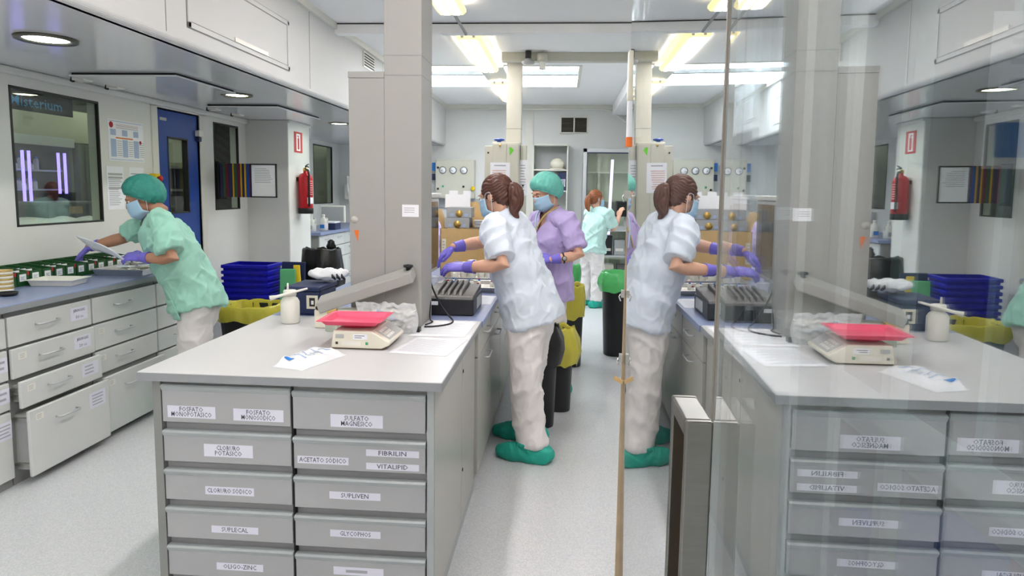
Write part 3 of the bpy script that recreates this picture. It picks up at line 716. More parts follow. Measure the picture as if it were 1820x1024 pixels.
for y, w in ((4.9, 'first window'), (6.35, 'blue door')):  # unseen lamps added to lighten what shows through windows and door
    t = thing('beyond_fill_lamp', 'added square fill lamp of the room beyond the '+w, 'ceiling light', (-4.1, y, 2.48))
    b = B(); b.box(-4.4, -3.8, y-.3, y+.3, 2.485, 2.5, 'plastic_white'); build('frame', b, t); b = B(); b.box(-4.37, -3.83, y-.27, y+.27, 2.478, 2.4845, 'beyond_fill_lamp'); build('diffuser', b, t)
# ================================================================ LEFT REAR: crates, bins, boards, desk
def crate(x, y, z, label):
    t = thing('storage_crate', label, 'crate', (x, y, z), 'stack of blue crates')
    return t
proto = None
N = 10
for i in range(N):
    z = .001+i*.0565
    lb = 'topmost blue plastic crate of the stack beside the green board' if i == N-1 else 'blue plastic crate, %s from the top of the stack beside the green board' % ['tenth', 'ninth', 'eighth', 'seventh', 'sixth', 'fifth', 'fourth', 'third', 'second', ''][i]
    t = crate(-3.01, 6.38, z, lb)
    if proto is None:
        w, d, h = .46, .34, .30; b = B()
        def ring(e, zz): return [(-3.01-w/2+e, 6.38-d/2+e, z+zz), (-3.01+w/2-e, 6.38-d/2+e, z+zz), (-3.01+w/2-e, 6.38+d/2-e, z+zz), (-3.01-w/2+e, 6.38+d/2-e, z+zz)]
        vs = ring(.045, 0)+ring(.012, h-.03)+ring(.022, h)+ring(.028, h)+ring(.02, h-.03)+ring(.05, .006)
        b.add(vs, [(0, 3, 2, 1)]+[(a*4+k, a*4+(k+1) % 4, a*4+4+(k+1) % 4, a*4+4+k) for a in range(5) for k in range(4)]+[(20, 21, 22, 23)], 'crate_blue')
        p0 = build('shell', b, t, bevel=.006)
        b = B(); vs = ring(.008, h-.035)+ring(-.002, h-.032)+ring(-.002, h-.004)+ring(.012, h)
        b.add(vs, [(a*4+k, a*4+(k+1) % 4, a*4+4+(k+1) % 4, a*4+4+k) for a in range(3) for k in range(4)], 'crate_blue'); p1 = build('rim', b, t, bevel=.004)
        b = B()
        for sx in (-1, 1): b.box(-3.01+sx*.14-.05, -3.01+sx*.14+.05, 6.38-d/2-.006, 6.38-d/2+.012, z+h-.03, z+h-.012, 'crate_blue')
        p2 = build('grip', b, t); proto = (p0, p1, p2)
    else:
        for s in proto: mesh_copy(s, t, ORG[t])
t = thing('plastic_board', 'pale green plastic board leaning beside the blue crates', 'board', (-2.62, 6.25, 0))
b = B(); b.obox((-2.62, 6.27, .385), (.07, .015, 0), (0, .012, .002), (-.012, .05, .385), 'green_lid'); build('sheet', b, t, bevel=.008)
b = B(); b.obox((-2.655, 6.28, .385), (.012, .01, 0), (0, .012, .002), (-.012, .05, .38), 'green_box'); build('edge', b, t)
t = thing('blue_board', 'dark blue plastic board standing behind the green board', 'board', (-2.64, 6.42, 0))
b = B(); b.obox((-2.64, 6.46, .41), (.12, .0, 0), (0, .012, 0), (0, .03, .41), 'navy'); build('sheet', b, t, bevel=.008)
t = thing('yellow_panel', 'yellow plastic panel leaning against the green board', 'board', (-2.53, 6.36, 0))
b = B(); b.obox((-2.545, 6.365, .40), (.03, .006, 0), (0, .01, 0), (-.03, .03, .40), 'yellow'); build('sheet', b, t, bevel=.006)

def bag_liner(t, c, rx, ry, ztop, drop, m, ex=2., n=48, seed=0, inner=.25, flare=.03, name='bag_liner', bell=0.):
    """a bin bag: lines the mouth, folds over the rim and hangs outside in creases"""
    prof = [(.72, ztop-inner), (.93, ztop-.05), (.97, ztop+.012), (1.01, ztop+.026), (1.05, ztop+.012), (1.08+flare, ztop-drop*.3), (1.07+flare+bell, ztop-drop*.65), (1.05+flare*.5+bell*.6, ztop-drop)]
    b = B(); vs = []; fs = []
    for i, (q, z) in enumerate(prof):
        for k in range(n):
            a = 2*math.pi*k/n; ca, sa = math.cos(a), math.sin(a); r = q*(abs(ca)**ex+abs(sa)**ex)**(-1/ex)
            nz = noise.noise(V((ca*2.3+seed, sa*2.3, z*5))); n2 = noise.noise(V((ca*7+seed, sa*7, z*8)))
            amp = (.03 if i in (2, 3, 4) else .09 if i > 4 else .07)
            r *= 1+amp*(nz+.7*n2)
            vs.append((c[0]+r*rx*ca, c[1]+r*ry*sa, z+(.02*nz+.008*n2 if i > 1 else 0)+(.02*nz if i == len(prof)-1 else 0)))
    for i in range(len(prof)-1):
        for k in range(n): a, d2 = i*n+k, i*n+(k+1) % n; fs.append((a, d2, d2+n, a+n))
    fs.append(tuple(range(n))); b.add(vs, fs, m, True); return build(name, b, t)
def bin_(label, c, rx, ry, h, bag, ex=2., taper=.82, drop=.14, seed=0, group=None, flare=.03, m='bin_black', bell=0.):
    t = thing('waste_bin', label, 'bin', (c[0], c[1], 0), group)
    b = B(); b.lathe((c[0], c[1], 0), [(taper*1., .001), (taper*1.02, .008), (1., h), (1.03, h), (1.03, h+.008), (.97, h+.008), (taper*.95, .02)], m, 40, ex=ex, sx=rx, sy=ry); build('bucket', b, t)
    bag_liner(t, c, rx, ry, h+.008, drop, bag, ex, 56, seed, flare=flare, bell=bell); return t
bin_('black rectangular bin with a yellow bag beside the blue crates', (-2.63, 5.55), .235, .19, .53, 'bag_yellow', 5., .8, .11, 1, 'waste bins', .01)
t = bin_('tall bin wrapped in a glossy black bag under the extinguisher', (-2.46, 6.78), .175, .17, .90, 'bag_black', 2.6, .85, .5, 5, 'waste bins', .10, bell=.05)
b = B(); b.lathe((-2.35, 6.74, .93), [(.03, 0), (.045, .03), (.03, .06), (.035, .08), (.012, .1)], 'bag_black', 14, wob=lambda a, i: 1+.25*math.sin(a*4+i)); build('bag_knot', b, t)
bin_('bin with a crumpled black bag right behind the woman in pale blue', (-.13, 4.42), .11, .11, .64, 'bag_black', 2.4, .8, .22, 9, 'waste bins', .25, bell=.05)
bin_('narrow black bin with a yellow bag hanging wide over its rim', (-.012, 4.76), .10, .10, .57, 'bag_yellow', 2.4, .82, .24, 13, 'waste bins', .3, bell=.15)
bin_('black bin with a yellow bag beyond the woman in lilac', (.085, 6.02), .105, .11, .70, 'bag_yellow', 2.4, .85, .26, 17, 'waste bins', .04)
bin_('black bin with a green bag tucked behind the yellow-bagged bin', (.06, 6.48), .10, .11, .82, 'bag_green', 2.4, .85, .12, 21, 'waste bins', .06)
bin_('big round black bin with a green bag standing alone in the aisle', (.535, 6.50), .165, .165, .765, 'bag_green', 2.2, .78, .15, 25, 'waste bins', .10, bell=.03)

# rear left desk
DZ = .98
t = thing('rear_desk', 'grey desk with drawers in the far left corner behind the extinguisher', 'desk', (-3.42, 9.7, 0))
b = B(); b.box(-3.745, -3.08, 8.45, 11.15, DZ-.04, DZ, 'top_blue'); build('top', b, t, bevel=.004)
b = B(); b.box(-3.745, -3.13, 8.5, 11.14, .06, DZ-.04, 'unit_dark'); build('carcass', b, t)
for i, ya in enumerate((8.5, 9.0, 9.5, 10.0, 10.5)):
    for z0, z1 in ((.08, .33), (.34, .60), (.61, .76), (.77, .93)):
        b = B(); b.box(-3.13, -3.112, ya+.004, ya+.496, z0, z1, 'drawer_white'); d = build('drawer', b, t, bevel=.003); pull_handle(d, (-3.112, ya+.25, z1-.05), Y1, X1, .12, .025)
for k, (x, y) in enumerate(((-3.30, 8.72), (-3.22, 8.95))):
    t = thing('cleaning_jug', 'white plastic jug with %s on the rear desk' % ('blue label' if k else 'grey label'), 'jug', (x, y, DZ))
    b = B(); b.lathe((x, y, DZ+.0005), [(.05, 0), (.056, .005), (.056, .12), (.045, .15), (.018, .17), (.018, .185)], 'plastic_white', 24, ex=3); build('body', b, t)
    b = B(); b.lathe((x, y, DZ), [(.02, .186), (.02, .21), (.01, .215)], 'plastic_white', 16); build('cap', b, t)
    b = B(); b.tube([(x+.03, y, DZ+.168), (x+.06, y-.02, DZ+.16), (x+.06, y-.02, DZ+.1)], .008, 'plastic_white'); build('grip', b, t)
    b = B(); b.box(x-.03, x+.03, y-.0595, y-.057, DZ+.03, DZ+.08, 'sign_blue' if k else 'plastic_grey'); build('label', b, t)
t = thing('desk_monitor', 'grey flat monitor turned away on the rear desk', 'monitor', (-3.3, 9.5, DZ))
b = B(); b.box(-3.46, -3.10, 9.48, 9.52, DZ+.08, DZ+.32, 'plastic_white'); build('case', b, t, bevel=.008)
b = B(); b.box(-3.44, -3.12, 9.478, 9.4795, DZ+.1, DZ+.30, 'plastic_grey'); build('screen', b, t)
b = B(); b.box(-3.30, -3.26, 9.5, 9.53, DZ, DZ+.1, 'plastic_grey'); b.box(-3.36, -3.2, 9.43, 9.6, DZ+.0005, DZ+.012, 'plastic_grey'); build('stand', b, t)
t = thing('paper_stack', 'navy box file with papers beside the grey monitor', 'box file', (-3.17, 9.15, DZ))
b = B(); b.box(-3.27, -3.1, 9.06, 9.3, DZ+.0005, DZ+.09, 'navy'); build('case', b, t, bevel=.004)
b = B(); b.box(-3.26, -3.11, 9.07, 9.29, DZ+.0905, DZ+.11, 'paper'); build('papers', b, t)
t = thing('wall_dispenser', 'white paper dispenser on the wall right of the rear window', 'dispenser', (-3.5, 11.1, 1.6))
b = B(); b.box(-3.62, -3.40, 11.05, 11.19, 1.36, 1.62, 'plastic_white'); build('case', b, t, bevel=.015)
b = B(); b.box(-3.56, -3.46, 11.045, 11.049, 1.42, 1.5, 'plastic_grey'); build('window', b, t)
b = B(); sheet(b, (-3.42, 11.198, 1.95), X1, Z1, .21, .30, 'paper'); lines(b, (-3.42, 11.198, 1.95), X1, Z1, .17, .24, 10, 'ink_soft', .3); build('notice', b, label='white notice above the dispenser in the far left corner', cat='notice')
t = thing('hanging_coat', 'white translucent plastic apron hanging behind the pillar', 'apron', (-2.28, 7.35, 1.0))
b = B(); b.grid(lambda u, w: (-2.36+u*.10+.015*math.sin(w*5), 7.35+.03*math.sin(u*14), 1.06+w*.62), 20, 14, 'bag_clear'); build('sheet', b, t)
b = B(); b.tube([(-2.31, 7.35, 1.68), (-2.31, 7.37, SZ)], .004, 'plastic_white', 6); build('hanger', b, t)

# ================================================================ ISLAND
IX0, IX1, IY0, IZ = -1.462, -.438, 2.285, .89
t = thing('drawer_island', 'grey two-column drawer unit with lettered labels at the island front', 'drawer unit', ((IX0+IX1)/2, 2.83, 0))
b = B()
b.box(IX0, IX0+.030, IY0, 3.38, .0, .856, 'unit_dark'); b.box(IX1-.024, IX1, IY0, 3.38, 0, .856, 'unit_lip')
b.box(IX0+.03, IX1-.024, IY0+.03, 3.38, .0, .856, 'unit_grey'); b.box(IX0+.03, IX1-.024, IY0+.012, IY0+.03, .835, .856, 'unit_dark'); build('carcass', b, t)
b = B(); b.box(-.952, -.945, IY0+.004, IY0+.031, 0, .856, 'gap_black'); build('divider_gap', b, t)
b = B(); b.box(IX1, IX1+.0008, 2.30, 2.94, .05, .85, 'side_grey'); b.box(IX1, IX1+.0008, 2.946, 3.375, .05, .85, 'side_grey'); build('side_panel', b, t)
for y, z in ((2.97, .74), (2.97, .28)):
    b = B(); b.lathe((IX1+.0005, y, z), [(.008, 0), (.009, .003), (.001, .004)], 'frame_dark', 14, axis='x'); build('cam_lock', b, t)
cx = [(IX0+.036, -.953), (-.943, IX1-.03)]
ztop = [.836, .667, .521, .376, .230, .085]; zbot = [.700, .553, .408, .262, .117, .01]
labs = {(0, 0): [(-1.318, .742, .178, .044, ['FOSFATO', 'MONOPOTÁSICO']), (-1.07, .740, .184, .044, ['FOSFATO', 'MONOSÓDICO'])],
 (0, 1): [(-1.185, .603, .182, .046, ['CLORURO', 'POTÁSICO'])], (0, 2): [(-1.185, .452, .182, .030, ['CLORURO SÓDICO'])],
 (0, 3): [(-1.17, .305, .176, .026, ['SUPLECAL'])], (0, 4): [(-1.155, .163, .176, .027, ['OLIGO-ZINC'])],
 (1, 0): [(-.713, .733, .188, .046, ['SULFATO', 'MAGNÉSICO'])], (1, 1): [(-.837, .584, .186, .027, ['ACETATO SÓDICO']), (-.585, .620, .19, .024, ['FIBRILIN']), (-.585, .571, .19, .024, ['VITALIPID'])],
 (1, 2): [(-.722, .457, .186, .027, ['SUPLIVEN'])], (1, 3): [(-.722, .314, .184, .026, ['GLYCOPHOS'])], (1, 4): [(-.712, .172, .184, .03, [])], }
for ci, (xa, xb) in enumerate(cx):
    for ri in range(6):
        z0, z1 = zbot[ri], ztop[ri]; b = B(); dz = -.006*ci+.003
        z0 += dz; z1 += dz
        b.box(xa, xb, IY0-.002, IY0+.018, z0, z1-.02, 'unit_grey')
        b.prism([(IY0+.018, z1+.002), (IY0-.004, z1+.002), (IY0-.011, z1-.004), (IY0-.002, z1-.021), (IY0+.018, z1-.021)], 'x', xa-.002, xb+.002, 'unit_lip')
        d = build('drawer', b, t, bevel=.0015)
        for (lx, lz, w, h, tx) in labs.get((ci, ri), []):
            lb = B(); sheet(lb, (lx, IY0-.002, lz), X1, Z1, w, h, 'paper_lilac')
            if not tx: lines(lb, (lx, IY0-.002, lz), X1, Z1, w*.5, h*.6, 1, 'ink_soft', .6)
            for k, s in enumerate(tx):
                zt = lz+h*(.5-(k+.5)/len(tx))*.86
                put_text(lb, s, (lx, IY0-.002, zt), X1, Z1, .0245 if len(tx) > 1 else .024, 'ink', .0014, width=min(w*.92, .0125*len(s)))
            build('label', lb, d)
t = thing('island_worktop', 'white laminate worktop on the front drawer unit of the island', 'worktop', (-.95, 2.8, .857))
b = B(); b.box(-1.503, -.406, 2.262, 3.38, .8565, IZ, 'top_white'); build('top', b, t, bevel=.003)
b = B(); b.box(-1.503, -.406, 2.2605, 2.2615, .8575, IZ-.003, 'top_edge'); b.box(-.4055, -.4045, 2.262, 3.38, .8575, IZ-.003, 'top_edge'); build('edge_band', b, t)
t = thing('blue_worktop', 'long blue laminate worktop of the island behind the pillar', 'worktop', (-.95, 4.9, .857))
b = B(); b.box(-1.503, -.398, 3.381, 6.4, .8565, IZ, 'top_blue'); build('top', b, t, bevel=.003)
for i in range(5):
    ya = 3.385+i*.6; yb = ya+.596
    nm = ['next to the drawer unit', 'in front of the woman in pale blue', 'behind the black bagged bin', 'in front of the woman in lilac', 'at the far end of the blue worktop'][i]
    t = thing('base_cabinet', 'grey island base cabinet '+nm, 'cabinet', (-.95, (ya+yb)/2, 0), 'base cabinets of the island')
    b = B(); b.box(-1.46, -.44, ya, yb, 0.06, .856, 'side_grey'); b.box(-1.42, -.48, ya, yb, 0, .06, 'unit_dark'); build('body', b, t)
    b = B(); b.box(-.4395, -.421, ya+.003, yb-.003, .70, .85, 'side_grey'); d = build('drawer', b, t, bevel=.002); pull_handle(d, (-.421, (ya+yb)/2, .79), Y1, X1, .16, .032)
    b = B(); b.box(-.4395, -.421, ya+.003, yb-.003, .08, .695, 'side_grey'); d = build('door', b, t, bevel=.002); pull_handle(d, (-.421, ya+.3, .65), Y1, X1, .16, .032)
# pillar and the boxed riser beside it
t = thing('pillar', 'square grey clad pillar rising from the island to the ceiling', 'pillar', (-.762, 3.32, IZ))
b = B(); b.box(-.852, -.675, 3.2, 3.45, IZ+.0005, CZ, 'pillar'); build('shaft', b, t, bevel=.002)
for z in (2.075, 2.165):
    b = B(); b.box(-.853, -.674, 3.199, 3.451, z-.0015, z+.0015, 'unit_dark'); build('joint', b, t)
t = thing('service_riser', 'lower grey boxed riser attached beside the island pillar', 'riser', (-.94, 3.32, IZ))
b = B(); b.box(-1.022, -.8525, 3.2, 3.45, IZ+.0005, 2.062, 'pillar'); build('case', b, t, bevel=.002)
b = B(); b.box(-1.024, -.8525, 3.198, 3.452, 2.0625, 2.092, 'pillar'); build('cap', b, t, bevel=.002)
b = B(); sheet(b, (-.728, 3.199, 1.447), X1, Z1, .08, .058, 'paper'); lines(b, (-.728, 3.199, 1.45), X1, Z1, .06, .03, 3, 'ink_soft', .3); build('paper_label', b, label='small white paper label taped on the island pillar', cat='label')
b = B(); b.add([(-1.002, 3.1985, 1.35), (-.978, 3.1985, 1.35), (-.984, 3.1985, 1.295)], [(0, 1, 2)], 'orange'); b.add([(-1.002, 3.1995, 1.35), (-.978, 3.1995, 1.35), (-.984, 3.1995, 1.295)], [(2, 1, 0)], 'orange'); build('arrow_sticker', b, label='orange triangular sticker on the boxed riser', cat='sticker')
for x, z in ((-1.0, 1.40), (-.93, 1.085), (-.78, 1.10)):
    b = B(); b.lathe((x, 3.1995, z), [(.018, 0), (.018, -.0008)], 'side_grey', 20, axis='y'); build('round_sticker', b, label='pale round sticker mark on the riser and pillar face', cat='sticker', group='round marks')

# ---- things on the white worktop
# electronic scale with pink pan
t = thing('electronic_scale', 'cream electronic scale with a pink pan on the white worktop', 'scale', (-.83, 2.83, IZ))
b = B(); b.prism([(-.945, IZ+.008), (-.935, IZ+.078), (-.775, IZ+.078), (-.70, IZ+.034), (-.70, IZ+.022), (-.735, IZ+.006), (-.94, IZ+.006)], 'y', 2.69, 2.945, 'plastic_cream'); build('body', b, t, bevel=.006, seg=3)
b = B(); b.prism([(-.945, IZ+.0005), (-.73, IZ+.0005), (-.72, IZ+.0085), (-.945, IZ+.0085)], 'y', 2.70, 2.94, 'bronze'); build('base', b, t)
b = B(); sl = V((.075, 0, -.044)).normalized(); n = V((.044, 0, .075)).normalized(); c = V((-.737, 2.83, IZ+.0568))
b.obox(c, sl*.034, Y1*.105, n*.0012, 'plastic_grey')
for i in range(3):
    for j in range(4): b.obox(c+sl*(-.018+i*.018)+Y1*(-.08+j*.026)+n*.002, sl*.006, Y1*.009, n*.0012, 'plastic_white')
build('keypad', b, t)
b = B(); b.box(-.925, -.89, 2.6885, 2.6899, IZ+.048, IZ+.064, 'plastic_grey'); b.box(-.925, -.915, 2.6885, 2.6899, IZ+.022, IZ+.032, 'frame_dark'); b.box(-.80, -.789, 2.6885, 2.6899, IZ+.022, IZ+.033, 'exit_green'); build('front_badges', b, t)
b = B(); sheet(b, (-.822, 2.6895, IZ+.055), X1, Z1, .06, .022, 'paper'); lines(b, (-.822, 2.6895, IZ+.055), X1, Z1, .045, .016, 2, 'ink', .3); sheet(b, (-.86, 2.6895, IZ+.027), X1, Z1, .08, .018, 'plastic_white'); build('front_label', b, t)
b = B(); b.lathe((-.86, 2.82, IZ), [(.075, .079), (.07, .088), (.03, .091), (.03, .0945)], 'pink_deep', 28); build('pan_support', b, t)
open_tray(t, (-.872, 2.80, IZ+.095), .24, .215, .02, 'pink', .03, .018, .014, .004, 'pan')
# sachet of papers
t = thing('plastic_sachet', 'white plastic sachet of printed leaflets lying in front of the scale', 'sachet', (-.955, 2.49, IZ))
b = B(); rot = Matrix.Translation((-.955, 2.495, IZ)) @ Matrix.Rotation(-.32, 4, 'Z')
def sac(u, w):
    x, y = (u-.5)*.135, (w-.5)*.27; e = min(1, min(u, 1-u)*7)*min(1, min(w, 1-w)*9)
    return rot @ V((x, y, .001+e*(.026+.014*noise.noise(V((u*4, w*7, 0))))))
b.grid(sac, 20, 30, 'bag_white'); b.grid(lambda u, w: rot @ V(((u-.5)*.135, (w-.5)*.27, .0006)), 2, 2, 'bag_white'); build('pouch', b, t)
for i in range(6):
    w0 = .3+i*.09; u0 = .2+.12*(i % 2); b = B(); b.grid(lambda p, q: V(sac(u0+p*.45, w0+q*.025))+Z1*.0012, 12, 1, 'ink_blue'); build('printed_line', b, t)
b = B(); b.grid(lambda p, q: V(sac(.2+p*.2, .12+q*.1))+Z1*.0015, 6, 6, 'sign_blue'); build('blue_mark', b, t)
def flat_paper(label, pts, rows, z=IZ, dz=.001):
    t = thing('paper_sheet', label, 'paper', (sum(p[0] for p in pts)/4, sum(p[1] for p in pts)/4, z), 'papers on the island')
    P = [V((p[0], p[1], 0)) for p in pts]
    f = lambda u, w: P[0]*(1-u)*(1-w)+P[1]*u*(1-w)+P[2]*u*w+P[3]*(1-u)*w
    b = B(); b.grid(lambda u, w: f(u, w)+V((0, 0, z+dz+.004*max(0, u-.85)*5*noise.noise(V((u*3, w*5, 2))))), 8, 8, 'paper'); build('sheet', b, t, solid=.0007)
    b = B()
    for i in range(rows):
        w = .12+.76*i/rows; b.add([f(.1, w)+Z1*(z+dz+.0008), f(.86-.1*(i % 3), w)+Z1*(z+dz+.0008), f(.86-.1*(i % 3), w+.012)+Z1*(z+dz+.0008), f(.1, w+.012)+Z1*(z+dz+.0008)], [(0, 1, 2, 3)], 'ink_soft')
    build('print', b, t)
flat_paper('printed sheet lying at the worktop corner right of the scale', [(-.70, 2.66), (-.455, 2.628), (-.412, 2.945), (-.652, 2.975)], 16)
flat_paper('printed sheet half under the black cable behind the corner sheet', [(-.69, 2.985), (-.432, 2.995), (-.425, 3.355), (-.655, 3.36)], 14)
flat_paper('printed sheet beside the black device on the blue worktop', [(-.50, 3.88), (-.412, 3.88), (-.41, 4.2), (-.55, 4.22)], 10)
# white bottle with a spatula
t = thing('white_bottle', 'white plastic bottle with a spatula across its cap', 'bottle', (-1.325, 3.2, IZ))
b = B(); b.lathe((-1.325, 3.2, IZ+.0005), [(.040, 0), (.045, .005), (.045, .105), (.036, .122), (.028, .128), (.028, .135)], 'plastic_white', 32); build('body', b, t)
b = B(); b.lathe((-1.325, 3.2, IZ), [(.031, .136), (.031, .158), (.028, .162)], 'plastic_white', 28); build('cap', b, t)
b = B(); b.tube([(-1.335, 3.2, IZ+.16), (-1.335, 3.2, IZ+.195)], [.006, .004], 'plastic_white', 8); build('nozzle', b, t)
b = B(); b.tube([(-1.40, 3.14, IZ+.128), (-1.37, 3.15, IZ+.135), (-1.22, 3.155, IZ+.178)], [.013, .008, .005], 'plastic_white', 8); build('spatula', b, t)
# navy box with a bag on it
t = thing('navy_case', 'navy blue carrying box with a white bordered tag behind the bottle', 'case', (-1.33, 3.5, IZ))
b = B(); b.box(-1.43, -1.25, 3.40, 3.66, IZ+.0005, IZ+.125, 'navy'); build('case', b, t, bevel=.01)
b = B(); b.box(-1.435, -1.245, 3.39, 3.67, IZ+.1255, IZ+.15, 'navy'); build('lid', b, t, bevel=.008)
b = B(); sheet(b, (-1.29, 3.3995, IZ+.07), X1, Z1, .06, .07, 'plastic_cream'); sheet(b, (-1.29, 3.3985, IZ+.07), X1, Z1, .03, .045, 'frame_dark'); sheet(b, (-1.288, 3.3975, IZ+.068), X1, Z1, .013, .02, 'paper'); build('tag', b, t)
t = thing('white_carrier_bag', 'crumpled white bag with black lettering lying on the navy case', 'bag', (-1.28, 3.62, IZ+.15))
b = B(); b.ell((-1.27, 3.6, IZ+.192), (.115, 0, 0), (0, .06, 0), (0, 0, .032), 'bag_white', 40, 24)
b.v = [p+V((0, 0, .02*noise.noise(p*18)+.01*noise.noise(p*45))) for p in b.v]; build('bag', b, t)
b = B(); 
for k in range(3): b.tube([V((-1.235+k*.026, 3.55, IZ+.20)), V((-1.228+k*.026, 3.541, IZ+.186)), V((-1.212+k*.026, 3.538, IZ+.172))], [.004, .008, .005], 'plastic_black', 8)
build('print', b, t)
# heat sealer
t = thing('heat_sealer', 'beige heat sealer with its long arm raised in front of the pillar', 'sealer', (-.93, 3.12, IZ))
b = B(); b.box(-1.165, -.74, 3.09, 3.185, IZ+.0005, IZ+.088, 'plastic_cream'); build('body', b, t, bevel=.006)
d1 = V((.45, .03, .158)).normalized(); up = V((-.158, 0, .45)).normalized(); c0 = V((-1.145, 3.115, IZ+.108))
b = B(); b.obox(c0+d1*.235, d1*.235, V((0, .035, 0.015)), up*.026, 'pillar'); build('arm', b, t, bevel=.006)
b = B(); b.obox(c0+d1*.26-up*.034, d1*.17, V((0, .012, 0)), up*.004, 'ink_pink'); build('sealing_strip', b, t)
b = B(); b.lathe(tuple(c0+d1*.452+up*.022), [(.010, 0), (.010, .012), (.024, .018), (.022, .026), (.001, .03)], 'plastic_black', 18); build('knob', b, t)
b = B(); b.tube([c0+V((0, -.03, -.01)), c0+V((0, .04, -.01))], .011, 'frame_dark', 10); build('hinge', b, t)
t = thing('glass_vial', 'small glass vial with a gold cap in front of the heat sealer', 'vial', (-1.065, 3.04, IZ))
b = B(); b.lathe((-1.065, 3.04, IZ+.0005), [(.024, 0), (.027, .004), (.027, .055), (.012, .07), (.012, .078)], 'vial_glass', 20); build('body', b, t)
b = B(); b.obox((-1.058, 3.04, IZ+.09), (.022, 0, .008), (0, .012, 0), (-.003, 0, .009), 'gold'); build('cap', b, t, bevel=.004)
# clear bag with syringes
t = thing('clear_bag', 'clear plastic bag of blue and white syringes leaning on the pillar', 'bag', (-.80, 3.1, IZ))
def cbag(sgn):
    def fn(u, w):
        e = math.sin(math.pi*min(1, max(0, u)))**.5*math.sin(math.pi*min(1, w*.9+.08))**.6
        return V((-.945+u*.28+.01*math.sin(w*4), 3.03+sgn*.034*e*(1+.9*noise.noise(V((u*7, w*7, sgn)))+.5*noise.noise(V((u*17, w*13, sgn))))+.02*w, IZ+.003+w*.135+w*.014*noise.noise(V((u*9, 1, 3)))))
    return fn
b = B(); b.grid(cbag(-1), 44, 30, 'bag_clear'); b.grid(cbag(1), 44, 30, 'bag_clear'); build('pouch', b, t)
rnd = random.Random(4)
for i in range(7):
    x = -.90+.03*i; z = IZ+.03+.012*(i % 4); a = rnd.random()*1.4-.7
    b = B(); dx = V((math.cos(a), .1, math.sin(a)))*.04; c = V((x, 3.035, z+.02)); b.tube([c-dx, c+dx], .008, 'ink_blue' if i % 2 else 'plastic_white', 8); b.tube([c+dx, c+dx*1.6], .003, 'plastic_white', 6); build('syringe', b, t)
b = B(); b.box(-.70, -.655, 3.06, 3.10, IZ+.0005, IZ+.02, 'frame_dark'); b.box(-.73, -.69, 3.05, 3.08, IZ+.0005, IZ+.012, 'steel_soft'); build('binder_clip', b, label='black clip lying under the clear bag of syringes', cat='clip')

# ---- black device with ribbed lid, cable, monitor
t = thing('black_device', 'black label printer with a grey ribbed lid on the blue worktop', 'printer', (-.59, 3.68, IZ))
b = B(); b.box(-.735, -.462, 3.50, 3.86, IZ+.0005, IZ+.093, 'device_black'); build('case', b, t, bevel=.008)
b = B(); b.prism([(3.51, IZ+.0935), (3.855, IZ+.0935), (3.85, IZ+.125), (3.52, IZ+.103)], 'x', -.73, -.467, 'device_vent'); build('lid', b, t, bevel=.003)
for i in range(5):
    x = -.675+i*.032; b = B(); b.prism([(3.53, IZ+.104), (3.84, IZ+.124), (3.83, IZ+.15), (3.56, IZ+.126)], 'x', x, x+.018, 'device_vent'); build('rib', b, t, bevel=.004)
b = B(); sheet(b, (-.675, 3.499, IZ+.066), X1, Z1, .05, .02, 'paper'); build('label', b, t)
b = B(); b.prism([(3.62, IZ+.02), (3.80, IZ+.02), (3.80, IZ+.08), (3.62, IZ+.08)], 'x', -.4615, -.460, 'plastic_grey'); build('side_vent', b, t)
b = B(); pts = [(-.70, 3.47, IZ+.30), (-.685, 3.455, IZ+.2), (-.66, 3.45, IZ+.13), (-.625, 3.44, IZ+.07), (-.585, 3.40, IZ+.03), (-.545, 3.34, IZ+.007), (-.55, 3.26, IZ+.005), (-.60, 3.20, IZ+.005), (-.655, 3.17, IZ+.006), (-.70, 3.47, IZ+.004)]
def smooth(pts, n=6):
    pts = [V(p) for p in pts]; out = []
    for i in range(len(pts)-1):
        p0, p1, p2, p3 = pts[max(i-1, 0)], pts[i], pts[i+1], pts[min(i+2, len(pts)-1)]
        for k in range(n):
            s = k/n; out.append(.5*((2*p1)+(p2-p0)*s+(2*p0-5*p1+4*p2-p3)*s*s+(3*p1-p0-3*p2+p3)*s**3))
    return out+[pts[-1]]
b.tube(smooth(pts[:9]), .0045, 'rubber', 8); build('cable', b, label='thick black cable looping over the papers beside the pillar', cat='cable')
b = B(); b.tube(smooth([(-.69, 3.48, IZ+.16), (-.675, 3.42, IZ+.08), (-.665, 3.36, IZ+.01), (-.64, 3.3, IZ+.006), (-.66, 3.22, IZ+.006)]), .003, 'rubber', 8); build('cable', b, label='thin black wire hanging down along the pillar edge', cat='cable')
t = thing('monitor', 'flat monitor seen edge-on behind the pillar with a white top', 'monitor', (-.93, 4.6, IZ))
b = B(); b.box(-.945, -.90, 4.36, 4.86, IZ+.09, IZ+.60, 'alu'); build('case', b, t, bevel=.006)
b = B(); b.box(-.8995, -.898, 4.385, 4.835, IZ+.115, IZ+.575, 'screen'); build('screen', b, t)
b = B(); b.box(-.96, -.885, 4.34, 4.88, IZ+.602, IZ+.632, 'plastic_white'); build('top_ledge', b, t, bevel=.006)
b = B(); b.box(-.95, -.92, 4.55, 4.67, IZ+.01, IZ+.2, 'plastic_grey'); b.box(-1.02, -.85, 4.5, 4.72, IZ+.0005, IZ+.015, 'plastic_grey'); build('stand', b, t, bevel=.004)
